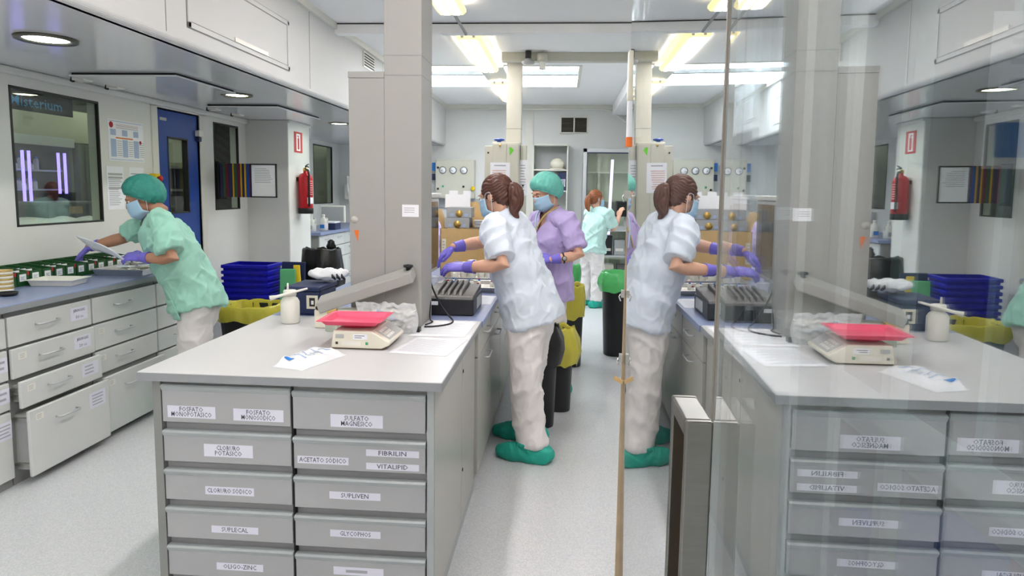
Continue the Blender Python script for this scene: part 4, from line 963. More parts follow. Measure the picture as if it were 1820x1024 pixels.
# steel tray and small things under the hands
def itray(x, y, w, d, label):
    t = thing('steel_tray', label, 'tray', (x, y, IZ)); open_tray(t, (x, y, IZ+.0005), w, d, .03, 'steel_soft'); return t
itray(-.62, 4.52, .40, .36, 'long shallow steel tray under the hands of the woman in pale blue')
itray(-.64, 4.98, .42, .32, 'shallow steel tray in front of the cardboard box')
rnd = random.Random(11)
for i in range(14):
    x, y = -.78+rnd.random()*.33, 4.37+rnd.random()*.3
    t = thing('ampoule', 'small clear vial with coloured cap in the steel tray on the island', 'vial', (x, y, IZ+.005), 'vials in the island trays')
    b = B(); b.lathe((x, y, IZ+.0055), [(.012, 0), (.013, .002), (.013, .035), (.007, .043)], 'plastic_white', 12); build('body', b, t)
    b = B(); b.lathe((x, y, IZ), [(.0075, .049), (.0075, .058)], ['sign_blue', 'ink_red', 'plastic_grey'][i % 3], 10); build('cap', b, t)
for i in range(6):
    x, y = -.80+i*.065, 4.97+.03*(i % 2); h = .09+.02*(i % 3)
    t = thing('plastic_tub', 'white plastic tub, %s from the monitor in the tray before the cardboard box' % ['first', 'second', 'third', 'fourth', 'fifth', 'sixth'][i], 'tub', (x, y, IZ+.005), 'white tubs on the island')
    b = B(); b.lathe((x, y, IZ+.0055), [(.026, 0), (.028, .003), (.03, h)], 'plastic_white', 18); build('body', b, t)
    b = B(); b.lathe((x, y, IZ), [(.032, h+.0056), (.032, h+.016), (.02, h+.018)], 'paper', 18); build('lid', b, t)
t = thing('clear_cup', 'clear plastic cup beside the monitor stand', 'cup', (-.83, 4.3, IZ))
b = B(); b.lathe((-.83, 4.3, IZ+.0005), [(.026, 0), (.036, .1), (.038, .1), (.036, .104), (.033, .1), (.024, .004)], 'bag_clear', 24, cap=False); build('cup', b, t)
# cardboard box with cartons on it
t = thing('cardboard_box', 'open brown cardboard box standing on the blue worktop', 'box', (-.75, 5.4, IZ))
x0, x1, y0, y1, z1 = -.955, -.56, 5.22, 5.56, IZ+.362
b = B()
b.box(x0, x1, y0, y0+.005, IZ+.001, z1, 'cardboard'); b.box(x0, x1, y1-.005, y1, IZ+.001, z1, 'cardboard'); b.box(x0, x0+.005, y0, y1, IZ+.001, z1, 'cardboard'); b.box(x1-.005, x1, y0, y1, IZ+.001, z1, 'cardboard'); b.box(x0, x1, y0, y1, IZ+.0005, IZ+.005, 'cardboard'); build('shell', b, t)
b = B(); b.box(x0+.006, x1-.006, y0+.006, y1-.006, z1-.03, z1-.012, 'bronze'); build('contents', b, t)
for s, m in ((0, 0), (1, 1)):
    b = B()
    if s == 0: b.obox(((x0+x1)/2+.06, y1+.01, z1+.10), (.17, 0, 0), (0, .003, 0), (.01, .03, .10), 'cardboard')
    else: b.obox((x0-.02, (y0+y1)/2, z1+.07), (.003, 0, 0), (0, .14, 0), (-.03, 0, .07), 'cardboard')
    build('flap', b, t)
b = B(); sheet(b, (x0+.03, y0-.0005, IZ+.2), X1, Z1, .03, .16, 'plastic_cream'); lines(b, (x0+.03, y0-.0005, IZ+.2), X1, Z1, .02, .14, 6, 'ink_soft', .4); build('label', b, t)
for i, (xa, za) in enumerate(((-.93, z1+.0005), (-.915, z1+.082))):
    t = thing('grey_carton', 'grey display carton %s in the stack on the cardboard box' % ('at the bottom' if i == 0 else 'on top'), 'carton', (xa+.1, 5.36, za))
    b = B(); b.box(xa, xa+.195, 5.27, 5.45, za+.0005, za+.08, 'carton_grey'); build('case', b, t, bevel=.002)
    b = B(); b.lathe((xa+.10, 5.2695, za+.03), [(.028, 0), (.028, -.002)], 'gold', 18, axis='y'); build('gold_seal', b, t)
    for xo in (.045, .155):
        b = B(); sheet(b, (xa+xo, 5.2695, za+.02), X1, Z1, .03, .024, 'ink_blue'); build('print', b, t)
t = thing('paper_sheets', 'white sheets standing upright behind the grey cartons', 'paper', (-.85, 5.5, z1+.1))
b = B(); b.obox((-.865, 5.5, z1+.205), (.10, 0, 0), (0, .002, 0), (0, .01, .055), 'paper'); b.obox((-.90, 5.506, z1+.225), (.035, 0, 0), (0, .002, 0), (0, .01, .065), 'paper'); b.obox((-.79, 5.508, z1+.225), (.03, 0, 0), (0, .002, 0), (0, .01, .065), 'paper'); build('sheets', b, t)
b = B(); b.box(-.87, -.86, 5.46, 5.52, z1-.01, z1+.15, 'cardboard'); build('prop', b, t)
t = thing('leaflet_stack', 'stack of white leaflets and grey boxes at the end of the cardboard box', 'leaflets', (-.62, 5.4, z1))
for k in range(5):
    b = B(); b.obox((-.635+.006*(k % 2), 5.38, z1+.0065+k*.012), (.075, .01*(k % 3), 0), (-.01, .1, 0), (0, 0, .0055), 'paper' if k % 2 else 'plastic_grey'); build('leaflet', b, t)
# ================================================================ PEOPLE
mat('cap_teal', (58, 146, 134), .6, var=.14, nscale=30, bump=.4, bscale=60)
mat('cap_mint', (112, 196, 182), .6, var=.14, nscale=30, bump=.4, bscale=60)
def remesh(name, b, parent, voxel, m, wrinkle=0., smooth_it=4, cut=None, seed=0., floor_z=None, fold=None, label=None):
    me = bpy.data.meshes.new('tmp'); me.from_pydata([tuple(p) for p in b.v], [], b.f); me.validate(); me.update()
    bm = bmesh.new(); bm.from_mesh(me); bmesh.ops.recalc_face_normals(bm, faces=bm.faces); bm.to_mesh(me); bm.free()
    ob = bpy.data.objects.new('tmp', me); COL.objects.link(ob)
    r = ob.modifiers.new('r', 'REMESH'); r.mode = 'VOXEL'; r.voxel_size = voxel
    s = ob.modifiers.new('s', 'SMOOTH'); s.factor = .5; s.iterations = smooth_it
    dg = bpy.context.evaluated_depsgraph_get(); out = bpy.data.meshes.new_from_object(ob.evaluated_get(dg))
    bpy.data.objects.remove(ob); bpy.data.meshes.remove(me); out.name = name
    org = ORG[parent]
    nr = [v.normal.copy() for v in out.vertices]
    for v, n in zip(out.vertices, nr):
        p = v.co.copy()
        if wrinkle:
            q = V((p.x*9+seed, p.y*9, p.z*5)); a = noise.noise(q)+.5*noise.noise(q*2.3)
            rg = 1-abs(noise.noise(V((p.x*7-p.z*5+seed, p.y*7+p.z*3, p.z*4))))*2
            r2 = 1-abs(noise.noise(V((p.x*15+seed, p.y*15-p.z*9, p.z*7))))*2
            p = p+n*wrinkle*(a*.8+max(0, rg-.3)*1.7+max(0, r2-.5)*.9)
        if fold: p = fold(p, n)
        if floor_z is not None and p.z < floor_z: p.z = floor_z
        v.co = p-org
    if cut:
        bm = bmesh.new(); bm.from_mesh(out)
        dl = [v for v in bm.verts if cut(v.co+org)]; bmesh.ops.delete(bm, geom=dl, context='VERTS'); bm.to_mesh(out); bm.free()
    out.materials.clear(); out.materials.append(MATS[m])
    out.polygons.foreach_set('use_smooth', [True]*len(out.polygons)); out.polygons.foreach_set('material_index', [0]*len(out.polygons)); out.update()
    o = link_mesh(name, out, parent, org.copy())
    if label: o['label'] = label
    return o
def hand_geo(b, w, d, bn, thumb, curl=.5, m='glove', sc=1.0, spread=.12):
    """w wrist, d pointing direction, bn back-of-hand normal, thumb = +1/-1 side"""
    w, d, bn = V(w), V(d).normalized(), V(bn); bn = (bn-d*bn.dot(d)).normalized(); sd = d.cross(bn)
    b.loft([w, w+d*.03*sc, w+d*.07*sc, w+d*.088*sc], [(.026*sc, .020*sc), (.036*sc, .018*sc), (.042*sc, .016*sc), (.038*sc, .012*sc)], sd, m, 14)
    for k, (o, ln) in enumerate(((-.030, .070), (-.010, .082), (.010, .078), (.029, .062))):
        o *= sc*-thumb; ln *= sc
        p = w+d*(.084 if k in (1, 2) else .078)*sc+sd*o
        dd = (d+sd*o*spread*30*.3).normalized(); pts = [p-d*.02*sc, p]; ang = curl*(.55+.12*k)
        for s in (.45, .32, .23):
            ca, sa = math.cos(ang), math.sin(ang)
            dd = (dd*ca-bn*sa).normalized(); bn2 = bn; pts.append(pts[-1]+dd*ln*s); ang *= 1.05
        b.loft(pts, [.0098*sc, .0098*sc, .0092*sc, .0085*sc, .0072*sc], sd, m, 10)
    p = w+d*.022*sc+sd*thumb*-.028*sc*-1
    p = w+d*.022*sc+sd*(-thumb)*-.030*sc
    td = (d*.72+sd*thumb*.62-bn*.25).normalized()
    b.loft([p, p+td*.03*sc, p+(td*.8+d*.2).normalized()*.055*sc, p+(td*.8+d*.2).normalized()*.055*sc+(d*.9-bn*.3).normalized()*.025*sc], [.014*sc, .0125*sc, .011*sc, .0085*sc], bn, m, 10)
def person(label, s):
    S = lambda k, dflt=None: s.get(k, dflt)
    pel, chest, nb, hc = V(s['pelvis']), V(s['chest']), V(s['neck']), V(s['head'])
    t = thing('person', label, 'person', (pel.x, pel.y, 0))
    fw = V(s['fwd']).normalized(); lf = Z1.cross(fw).normalized(); tu = (nb-pel).normalized()
    tf = (fw-tu*fw.dot(tu)).normalized()
    f = V(s['face']).normalized(); u = (V(S('hup', (0, 0, 1)))-f*V(S('hup', (0, 0, 1))).dot(f)).normalized(); l = u.cross(f)
    shL, shR = V(s['shL']), V(s['shR']); elL, elR, wrL, wrR = V(s['elL']), V(s['elR']), V(s['wrL']), V(s['wrR'])
    hipL, hipR = pel+lf*.085-Z1*.02, pel-lf*.085-Z1*.02
    anL, anR = V(s['anL']), V(s['anR']); toe = V(S('toe', tuple(fw))).normalized(); toe.z = 0
    knL, knR = hipL.lerp(anL, .5)+fw*.025, hipR.lerp(anR, .5)+fw*.025
    skin = S('skin', 'skin'); mid = (shL+shR)/2
    # --- body: one continuous surface
    b = B()
    b.ell(hc+u*.018-f*.008, l*.074, f*.094, u*.088, skin); b.ell(hc+f*.026-u*.048, l*.054, f*.058, u*.060, skin)
    b.ell(hc+f*.045-u*.02, l*.056, f*.048, u*.05, skin); b.ell(hc+f*.062-u*.088, l*.022, f*.02, u*.018, skin)
    b.loft([hc+f*.086+u*.012, hc+f*.102-u*.012, hc+f*.108-u*.028], [(.009, .01), (.012, .012), (.016, .012)], l, skin, 12)
    b.loft([hc+f*.078+u*.026-l*.04, hc+f*.09+u*.024, hc+f*.078+u*.026+l*.04], [.009, .010, .009], u, skin, 10)
    for sg in (-1, 1): b.ell(hc+l*sg*.077-f*.006-u*.008, l*.010+f*.004*-sg, f*.018-u*.004, u*.031, skin, 14, 10)
    b.loft([mid+tu*.02, nb, hc-u*.07-f*.018, hc-u*.03-f*.015], [(.075, .06), (.056, .054), (.050, .052), (.05, .05)], l, skin, 16)
    b.loft([pel-Z1*.03, pel+tu*.1, chest, mid-tu*.03], [(.14, .10), (.125, .09), (.15, .105), (.15, .085)], lf, skin, 20)
    b.loft([shL, mid+tu*.015, shR], [.05, .06, .05], tu, skin, 14)
    for sh, el, wr in ((shL, elL, wrL), (shR, elR, wrR)):
        b.loft([sh, sh.lerp(el, .5), el, el.lerp(wr, .3), wr], [.050, .045, .040, .041, .027], tu, skin, 14)
    for hp, kn, an in ((hipL, knL, anL), (hipR, knR, anR)):
        b.loft([hp, kn, an+Z1*.03], [.075, .052, .035], lf, skin, 12); b.loft([an-toe*.04+Z1*.035, an+toe*.12+Z1*.025], [(.035, .03), (.038, .02)], lf, skin, 12)
    if not S('gloves', True):
        for wr, el, hd, bn, th in ((wrL, elL, s['hdL'], s['bnL'], 1), (wrR, elR, s['hdR'], s['bnR'], -1)): hand_geo(b, wr, V(hd), V(bn), th, S('curl', .5), skin)
    body = remesh('body', b, t, .0062, skin, smooth_it=3)
    # --- face details
    for sg in (-1, 1):
        e = hc+l*sg*.031+f*.083+u*.004
        b = B(); b.ell(e, l*.0135, f*.008, u*.0085, 'paper', 14, 10); b.ell(e+f*.0055-u*.003, l*.006, f*.004, u*.0055, 'brow', 12, 8); build('eye', b, body)
        b = B(); b.grid(lambda p, q: e+l*(p-.5)*.032+u*(.001+.0105*math.sin(q*1.57)*math.cos((p-.5)*2.6))+f*(.0095*math.cos(q*1.35)*math.cos((p-.5)*2.2)), 8, 6, skin); b.tube([e+l*.016*sgn2+u*.0005*abs(sgn2)+f*(.0098-.005*abs(sgn2)) for sgn2 in (-1, -.5, 0, .5, 1)], .0016, 'brow', 6); build('eyelid', b, body)
        b = B(); b.tube([e+l*sg*x*.02+u*(.021+.003*math.cos(x*1.4))+f*(.008-.006*abs(x)) for x in (-.9, -.3, .3, 1.)], [.002, .0032, .0028, .001], 'brow', 6); build('eyebrow', b, body)
    if not S('mask', True):
        b = B(); b.tube([hc+f*.083-u*.055+l*x*.022-f*abs(x)*.008 for x in (-1, -.5, 0, .5, 1)], [.002, .005, .006, .005, .002], 'lip', 8); build('lips', b, body)
    # --- scrub top
    b = B(); hem = V(s['hem']) if 'hem' in s else pel-tu*.10; wd = S('wide', 1.)
    b.loft([hem, hem.lerp(pel, .6)+tu*.02, pel.lerp(chest, .4), chest, mid-tu*.05, mid+tu*.012, nb+tu*.005], [(.205*wd, .165*wd), (.20*wd, .16*wd), (.185*wd, .145*wd), (.19*wd, .14*wd), (.19*wd, .115*wd), (.135, .085), (.072, .070)], lf, 'mint', 28, round_ends=False)
    for sh, el in ((shL, elL), (shR, elR)):
        e = sh.lerp(el, S('sleeve', .80)); b.loft([mid.lerp(sh, .55), sh, sh.lerp(e, .5), e], [(.075, .075), (.074, .072), (.074, .070), (.080, .072)], tf, 'mint', 18, round_ends=False)
    def cut(p):
        r = p-nb; a, lt, up = r.dot(tf), r.dot(lf), r.dot(tu)
        return (a > .0 and up > -.15 and abs(lt) < .062*(up+.15)/.15) or (up > -.004 and (r-tu*up).length < .062)
    seed = pel.x*13
    top = remesh('scrub_top', b, t, .0078, s['top'], .0135, 4, cut, seed)
    # pocket and sleeve hems
    if S('pocket', True):
        c = hem.lerp(pel, .75)+tf*(.165*wd)+lf*.09
        b = B(); b.grid(lambda p, q: c+lf*(p-.5)*.13+tu*(q-.5)*.14-tf*(((p-.5)*.13+.09)**2*1.6-.002)+tf*.006, 6, 6, s['top']); build('pocket', b, top, solid=.002)
    # --- trousers
    b = B(); b.loft([pel+Z1*.05, pel-Z1*.04, pel-Z1*.12], [(.155, .125), (.175, .14), (.165, .125)], lf, 'trousers', 24)
    for hp, kn, an in ((hipL, knL, anL), (hipR, knR, anR)):
        b.loft([hp, hp.lerp(kn, .35)-Z1*.0, kn, kn.lerp(an, .5), an+Z1*.085], [(.098, .105), (.095, .102), (.080, .088), (.076, .084), (.075, .086)], lf, 'trousers', 18, round_ends=False)
    remesh('trousers', b, t, .0095, 'trousers', .012, 4, None, seed+3)
    # --- shoe covers
    for an in (anL, anR):
        b = B(); h = V((an.x, an.y, 0))
        b.loft([h-toe*.075+Z1*.045, h-toe*.02+Z1*.05, h+toe*.06+Z1*.048, h+toe*.15+Z1*.036, h+toe*.19+Z1*.03], [(.055, .052), (.062, .058), (.064, .055), (.062, .044), (.045, .034)], lf, 'teal_cover', 18)
        b.loft([h+Z1*.05, h+toe*.02+Z1*.115], [.062, .07], lf, 'teal_cover', 16, round_ends=False)
        remesh('shoe_cover', b, t, .006, 'teal_cover', .011, 2, None, seed+h.x, .0015)
    # --- gloves
    if S('gloves', True):
        for wr, el, hd, bn, th in ((wrL, elL, s['hdL'], s['bnL'], 1), (wrR, elR, s['hdR'], s['bnR'], -1)):
            b = B(); hand_geo(b, wr, V(hd), V(bn), th, S('curl', .5)); ad = (el-wr).normalized()
            b.loft([wr, wr+ad*.03, wr+ad*.062], [(.030, .028), (.033, .031), (.037, .035)], tu, 'glove', 16, round_ends=False)
            g = remesh('glove', b, t, .0038, 'glove', .0012, 2)
            b = B(); n = 18; a1 = ad.orthogonal().normalized(); a2 = ad.cross(a1); c = wr+ad*.062
            b.tube([c+a1*.037*math.cos(6.283*i/n)+a2*.036*math.sin(6.283*i/n) for i in range(n+1)], .003, 'glove', 6); build('cuff', b, g)
    # --- mask
    if S('mask', True):
        def mk(p, q):
            a = (p-.5)*2*1.28; zz = -.012-q*.098; R = .108+.016*math.sin(math.pi*min(1, q*1.05))+.0018*math.sin(q*22)
            Rw = .082 if q < .8 else .082-.10*(q-.8)
            return hc+f*(R*math.cos(a)-.004-.028*max(0, q-.72)/.28)+l*Rw*math.sin(a)+u*(zz+.012*math.cos(a)*(1-q)-.022*math.cos(a)*q+.014*(1-math.cos(a))*q)
        b = B(); b.grid(mk, 24, 16, 'mask_blue'); m = build('face_mask', b, t, solid=.0022)
        for sg in (0, 1):
            b = B(); ear = hc+l*(1 if sg else -1)*.085-f*.018+u*.012
            b.tube(smooth([mk(sg, .04), ear+f*.03, ear, ear-u*.035, mk(sg, .9)], 4), .0015, 'strap_white', 6); build('ear_loop', b, m)
    # --- cap or hair
    if S('cap'):
        c = hc+u*.017-f*.024; tl = S('tilt', .42); ax = f*math.cos(tl)-u*math.sin(tl)*-1; cu = (u*math.cos(tl)-f*math.sin(tl)*1.).normalized(); cf = l.cross(cu)*-1
        cf = cu.cross(l)*-1 if cu.cross(l).dot(f) < 0 else cu.cross(l)
        b = B(); nu, nv = 72, 22; vs = []; fs = []
        for i in range(nv+1):
            th = 2.0*i/nv
            for k in range(nu):
                a = 2*math.pi*k/nu; g = (i/nv)**2
                pl = 1+.035*g*math.sin(a*19)+.010*math.sin(a*29+4*noise.noise(V((math.cos(a)*2, math.sin(a)*2, th))))*min(1, th)+.05*noise.noise(V((math.cos(a)*3, math.sin(a)*3, th*2+seed)))*math.sin(th)+.02*noise.noise(V((math.cos(a)*8, math.sin(a)*8, th*5)))
                if th > 1.55: pl *= 1-.13*((th-1.55)/.45)**1.6
                vs.append(c+(l*.108*math.sin(th)*math.sin(a)+cf*.130*math.sin(th)*math.cos(a)+cu*.122*math.cos(th))*pl)
        for i in range(nv):
            for k in range(nu): a, d2 = i*nu+k, i*nu+(k+1) % nu; fs.append((a, a+nu, d2+nu, d2))
        b.add(vs, fs, s['cap'], True); cp = build('bouffant_cap', b, t, solid=.002)
        b = B(); b.tube([vs[nv*nu+k % nu] for k in range(nu+1)], .0038, s['cap'], 6); build('elastic_rim', b, cp)
    else:
        hm = s['hair']; b = B()
        b.ell(hc+u*.030-f*.024, l*.087, f*.096, u*.092, hm); b.ell(hc-u*.015-f*.052, l*.074, f*.055, u*.07, hm)
        for sg in (-1, 1): b.ell(hc+l*sg*.062+u*.03-f*.004, l*.026, f*.052, u*.05, hm)
        def strand(p, n):
            r = p-hc; return p+n*(.0035*math.sin((math.atan2(r.dot(u)-.02, r.dot(l)))*26+6*noise.noise(p*20)))
        remesh('hair', b, t, .0062, hm, 0, 3, None, 0, None, strand)
        pt = [V(x) for x in s['tail']]; b = B()
        b.loft(smooth(pt, 4), [q for q in S('tail_r', [.02]+[.03]*(4*(len(pt)-1)-1)+[.008])], l, hm, 16)
        def strand2(p, n): return p+n*(.004*math.sin((p.dot(l))*420+7*noise.noise(p*14)))
        remesh('ponytail', b, t, .005, hm, 0, 2, None, 0, None, strand2)
        b = B(); q = pt[0].lerp(pt[1], .35); dd = (pt[1]-pt[0]).normalized(); a1 = dd.orthogonal().normalized(); a2 = dd.cross(a1)
        b.tube([q+a1*.026*math.cos(i*.5236)+a2*.026*math.sin(i*.5236) for i in range(13)], .006, S('tie', 'plastic_black'), 8); build('hair_tie', b, t)
    return t, dict(hc=hc, f=f, u=u, l=l, nb=nb, tf=tf, lf=lf, tu=tu, pel=pel, top=top)

PE = {}
_, PE[1] = person('woman in mint scrubs and green hair cap bending over the drawer bench', dict(
    pelvis=(-2.45, 4.36, .82), chest=(-2.59, 4.30, 1.16), neck=(-2.64, 4.29, 1.385), head=(-2.745, 4.27, 1.472), hem=(-2.44, 4.35, .735),
    fwd=(-.82, -.57, 0), face=(-.78, -.42, -.46), hup=(-.25, -.1, 1), shL=(-2.535, 4.13, 1.325), shR=(-2.765, 4.43, 1.315),
    elL=(-2.42, 4.05, 1.095), wrL=(-2.66, 4.10, 1.095), elR=(-3.0, 4.45, 1.19), wrR=(-3.20, 4.37, 1.125),
    hdL=(-1, .05, .06), bnL=(-.1, -.55, .8), hdR=(-.75, -.2, -.75), bnR=(-.6, -.2, .75), anL=(-2.42, 4.25, .0), anR=(-2.47, 4.48, 0), top='mint', skin='skin_tan', cap='cap_teal', tilt=.80, wide=1.06, curl=.55))
_, PE[2] = person('woman in pale blue scrubs with a brown ponytail leaning over the island', dict(
    pelvis=(-.185, 3.97, .90), chest=(-.305, 3.96, 1.20), neck=(-.362, 3.96, 1.415), head=(-.400, 3.965, 1.52), hem=(-.165, 3.97, .79),
    fwd=(-.93, .36, 0), face=(-.84, .44, -.34), shL=(-.395, 3.785, 1.345), shR=(-.265, 4.125, 1.345),
    elL=(-.325, 3.69, 1.145), wrL=(-.552, 3.78, 1.115), elR=(-.52, 4.22, 1.225), wrR=(-.668, 4.12, 1.20),
    hdL=(-1, .15, .02), bnL=(-.05, -.45, .9), hdR=(-.75, -.05, -.5), bnR=(-.4, -.3, .85), anL=(-.150, 3.80, 0), anR=(-.20, 4.14, 0), toe=(-.96, .25, 0), top='sky_white', hair='hair_dark',
    tail=[(-.315, 3.93, 1.575), (-.285, 3.91, 1.55), (-.275, 3.90, 1.49), (-.285, 3.90, 1.43), (-.262, 3.895, 1.395)], tail_r=[.022, .028, .034, .038, .042, .044, .044, .043, .041, .038, .034, .03, .026, .02, .015, .01, .006], wide=1.02, curl=.6, pocket=False))
_, PE[3] = person('woman in lilac scrubs with a green hair cap standing in the aisle', dict(
    pelvis=(-.115, 5.18, .88), chest=(-.10, 5.13, 1.19), neck=(-.105, 5.10, 1.415), head=(-.145, 5.07, 1.545), hem=(-.115, 5.18, .74),
    fwd=(-.8, -.6, 0), face=(-.74, -.50, -.45), shL=(.018, 4.985, 1.335), shR=(-.198, 5.26, 1.335),
    elL=(.115, 4.90, 1.095), wrL=(-.085, 4.86, 1.06), elR=(-.29, 5.34, 1.09), wrR=(-.25, 5.10, 1.05),
    hdL=(-1, .15, .1), bnL=(-.2, -.6, .75), hdR=(-.4, -.85, 0), bnR=(-.3, .2, .9), anL=(-.03, 5.12, 0), anR=(-.16, 5.27, 0), toe=(-.85, -.5, 0), top='lilac', cap='cap_mint', tilt=.78, curl=.6, pocket=True, wide=1.04))
_, PE[4] = person('woman in pale mint scrubs with auburn ponytail working at the rear cabinet', dict(
    pelvis=(.38, 9.22, .84), chest=(.42, 9.23, 1.12), neck=(.435, 9.23, 1.335), head=(.425, 9.25, 1.455), hem=(.375, 9.22, .75),
    fwd=(.75, .66, 0), face=(.86, .48, -.12), shL=(.33, 9.36, 1.265), shR=(.575, 9.10, 1.265), elL=(.45, 9.52, 1.10), wrL=(.62, 9.60, 1.16), elR=(.655, 9.15, 1.06), wrR=(.735, 9.34, 1.215),
    hdL=(.8, .4, .3), bnL=(-.3, .3, .9), hdR=(.25, .2, .95), bnR=(-.6, -.6, .4), anL=(.33, 9.34, 0), anR=(.46, 9.14, 0), gloves=False, top='mint_pale', hair='hair_red', tie='ink_pink', mask=True,
    tail=[(.345, 9.19, 1.49), (.315, 9.17, 1.46), (.305, 9.16, 1.40), (.31, 9.16, 1.33), (.33, 9.17, 1.29)], tail_r=[.022, .028, .034, .036, .038, .04, .04, .04, .038, .036, .034, .03, .026, .02, .015, .01, .006], pocket=False))
_, PE[5] = person('woman in lilac scrubs bending at a side table far behind the monitor', dict(
    pelvis=(-1.50, 8.08, .80), chest=(-1.545, 8.03, 1.02), neck=(-1.63, 8.0, 1.17), head=(-1.70, 7.98, 1.26), hem=(-1.49, 8.08, .70),
    fwd=(-.95, -.3, 0), face=(-.8, -.25, -.5), shL=(-1.53, 7.86, 1.135), shR=(-1.63, 8.17, 1.135), elL=(-1.60, 7.80, .93), wrL=(-1.80, 7.85, .91), elR=(-1.72, 8.2, .94), wrR=(-1.88, 8.12, .92),
    hdL=(-1, 0, 0), bnL=(0, 0, 1), hdR=(-1, 0, 0), bnR=(0, 0, 1), anL=(-1.45, 8.0, 0), anR=(-1.5, 8.2, 0), top='lilac', hair='hair_dark', pocket=False,
    tail=[(-1.62, 8.0, 1.30), (-1.57, 7.99, 1.28), (-1.53, 7.97, 1.22), (-1.50, 7.95, 1.15)]))
# things worn or held
e = PE[3]; t = thing('wristwatch', 'dark round wristwatch on the wrist of the woman in lilac', 'watch', (-.025, 4.875, 1.07))
w, el = V((-.085, 4.86, 1.06)), V((.115, 4.90, 1.095)); ad = (el-w).normalized(); c = w+ad*.088; a1 = ad.cross(Z1).normalized(); a2 = a1.cross(ad)
b = B(); b.tube([c+a1*.036*math.cos(6.283*i/20)+a2*.036*math.sin(6.283*i/20) for i in range(21)], .006, 'watch', 8); build('strap', b, t)
b = B(); b.tube([c+a1*.038, c+a1*.046], .018, 'watch', 20); build('case', b, t); b = B(); b.tube([c+a1*.0462, c+a1*.0468], .014, 'plastic_grey', 20); build('dial', b, t)
t = thing('lanyard', 'pale blue lanyard round the neck of the woman in lilac', 'lanyard', tuple(e['nb']))
pts = [e['nb']-e['tf']*.04+e['lf']*.07+e['tu']*.02, e['nb']+e['lf']*.075+e['tf']*.03, e['nb']+e['lf']*.05+e['tf']*.10-e['tu']*.05, e['nb']+e['lf']*.02+e['tf']*.145-e['tu']*.16, e['nb']+e['tf']*.165-e['tu']*.27]
b = B(); b.tube(smooth(pts), .005, 'lanyard', 6); build('strap', b, t)
pts2 = [p-2*e['lf']*(p-e['nb']).dot(e['lf']) for p in pts]; b = B(); b.tube(smooth(pts2), .006, 'lanyard_blue', 6); build('ribbon', b, t)
e = PE[1]; t = thing('name_badge', 'orange and dark pen badge clipped at the neckline of the mint scrubs', 'badge', tuple(e['nb']+e['tf']*.14-e['tu']*.16))
c = e['nb']+e['tf']*.150-e['tu']*.17+e['lf']*.0
b = B(); b.tube([c+e['tu']*.06, c], .004, 'plastic_black', 6); build('cord', b, t); b = B(); b.obox(c-e['tu']*.02, e['lf']*.014, e['tu']*.024, e['tf']*.005, 'orange'); build('tag', b, t)
t = thing('document_sheaf', 'sheaf of white papers held in the gloved hand of the woman in mint', 'papers', (-2.84, 4.08, 1.1))
for k in range(3):
    b = B(); c0 = V((-2.77, 4.07, 1.10-.004*k)); b.grid(lambda p, q: c0+V((-.22, -.02-.01*k, .075+.012*k))*p+V((.05, .07, -.085))*(q-.5)+V((0, 0, .012*math.sin(p*3))), 8, 6, 'paper'); build('sheet', b, t, solid=.0012)
# ================================================================ REAR WALL
RYf = RY
t = thing('gauge_panel', 'grey control box with three round gauges on the rear wall', 'control panel', (-1.777, 11.1, 1.41))
b = B(); b.box(-2.09, -1.464, 10.98, RYf, 1.41, 2.033, 'cream_col'); build('box', b, t, bevel=.008)
b = B(); b.box(-2.07, -1.50, 10.972, 10.98, 1.43, 2.01, 'cream_col'); build('door', b, t, bevel=.004)
for x in (-1.968, -1.80, -1.625):
    b = B(); b.box(x-.065, x+.065, 10.966, 10.972, 1.79, 1.92, 'cream_col'); b.lathe((x, 10.97, 1.858), [(.056, 0), (.058, -.012), (.05, -.016)], 'frame_dark', 28, axis='y'); g = build('gauge', b, t)
    b = B(); b.lathe((x, 10.953, 1.858), [(.049, 0), (.049, -.002)], 'paper', 28, axis='y'); b.box(x-.03, x+.002, 10.9495, 10.9508, 1.853, 1.859, 'ink'); build('dial', b, g)
for x, z, m in ((-2.045, 1.90, 'frame_dark'), (-2.045, 1.56, 'frame_dark'), (-1.965, 1.60, 'exit_green'), (-1.63, 1.60, 'frame_dark')):
    b = B(); b.lathe((x, 10.972, z), [(.018, 0), (.018, -.012), (.012, -.015)], m, 16, axis='y'); build('button', b, t)
b = B(); b.lathe((-1.475, 10.972, 1.57), [(.035, 0), (.035, -.03), (.02, -.04)], 'yellow', 18, axis='y'); build('isolator', b, t)
b = B(); b.box(-1.60, -1.54, 10.968, 10.972, 1.45, 1.49, 'navy'); build('name_plate', b, t)
for z0, z1, m in ((1.85, 1.98, 'sign_blue'), (1.70, 1.80, 'navy')):
    b = B(); b.box(-2.16, -2.10, 11.05, RYf, z0, z1, m); build('switch_box', b, label='small %s box left of the gauge panel' % ('light blue' if z0 > 1.8 else 'navy'), cat='switch')
t = thing('wall_grille', 'two-panel slatted ventilation grille high on the rear wall', 'vent', (.12, 11.17, 2.48))
b = B()
for a in ((-.10, .345, 2.475, 2.495), (-.10, .345, 2.725, 2.745), (-.10, -.08, 2.475, 2.745), (.325, .345, 2.475, 2.745), (.113, .133, 2.475, 2.745)): b.box(a[0], a[1], RYf-.025, RYf, a[2], a[3], 'trim_white')
build('frame', b, t)
b = B(); b.box(-.08, .325, RYf-.004, RYf-.001, 2.495, 2.725, 'vent_dark'); build('backing', b, t)
for xa, xb in ((-.08, .113), (.133, .325)):
    for i in range(8):
        b = B(); b.obox(((xa+xb)/2, RYf-.014, 2.51+i*.029), ((xb-xa)/2, 0, 0), (0, .008, .007), (0, -.001, .001), 'vent_dark'); build('slat', b, t)
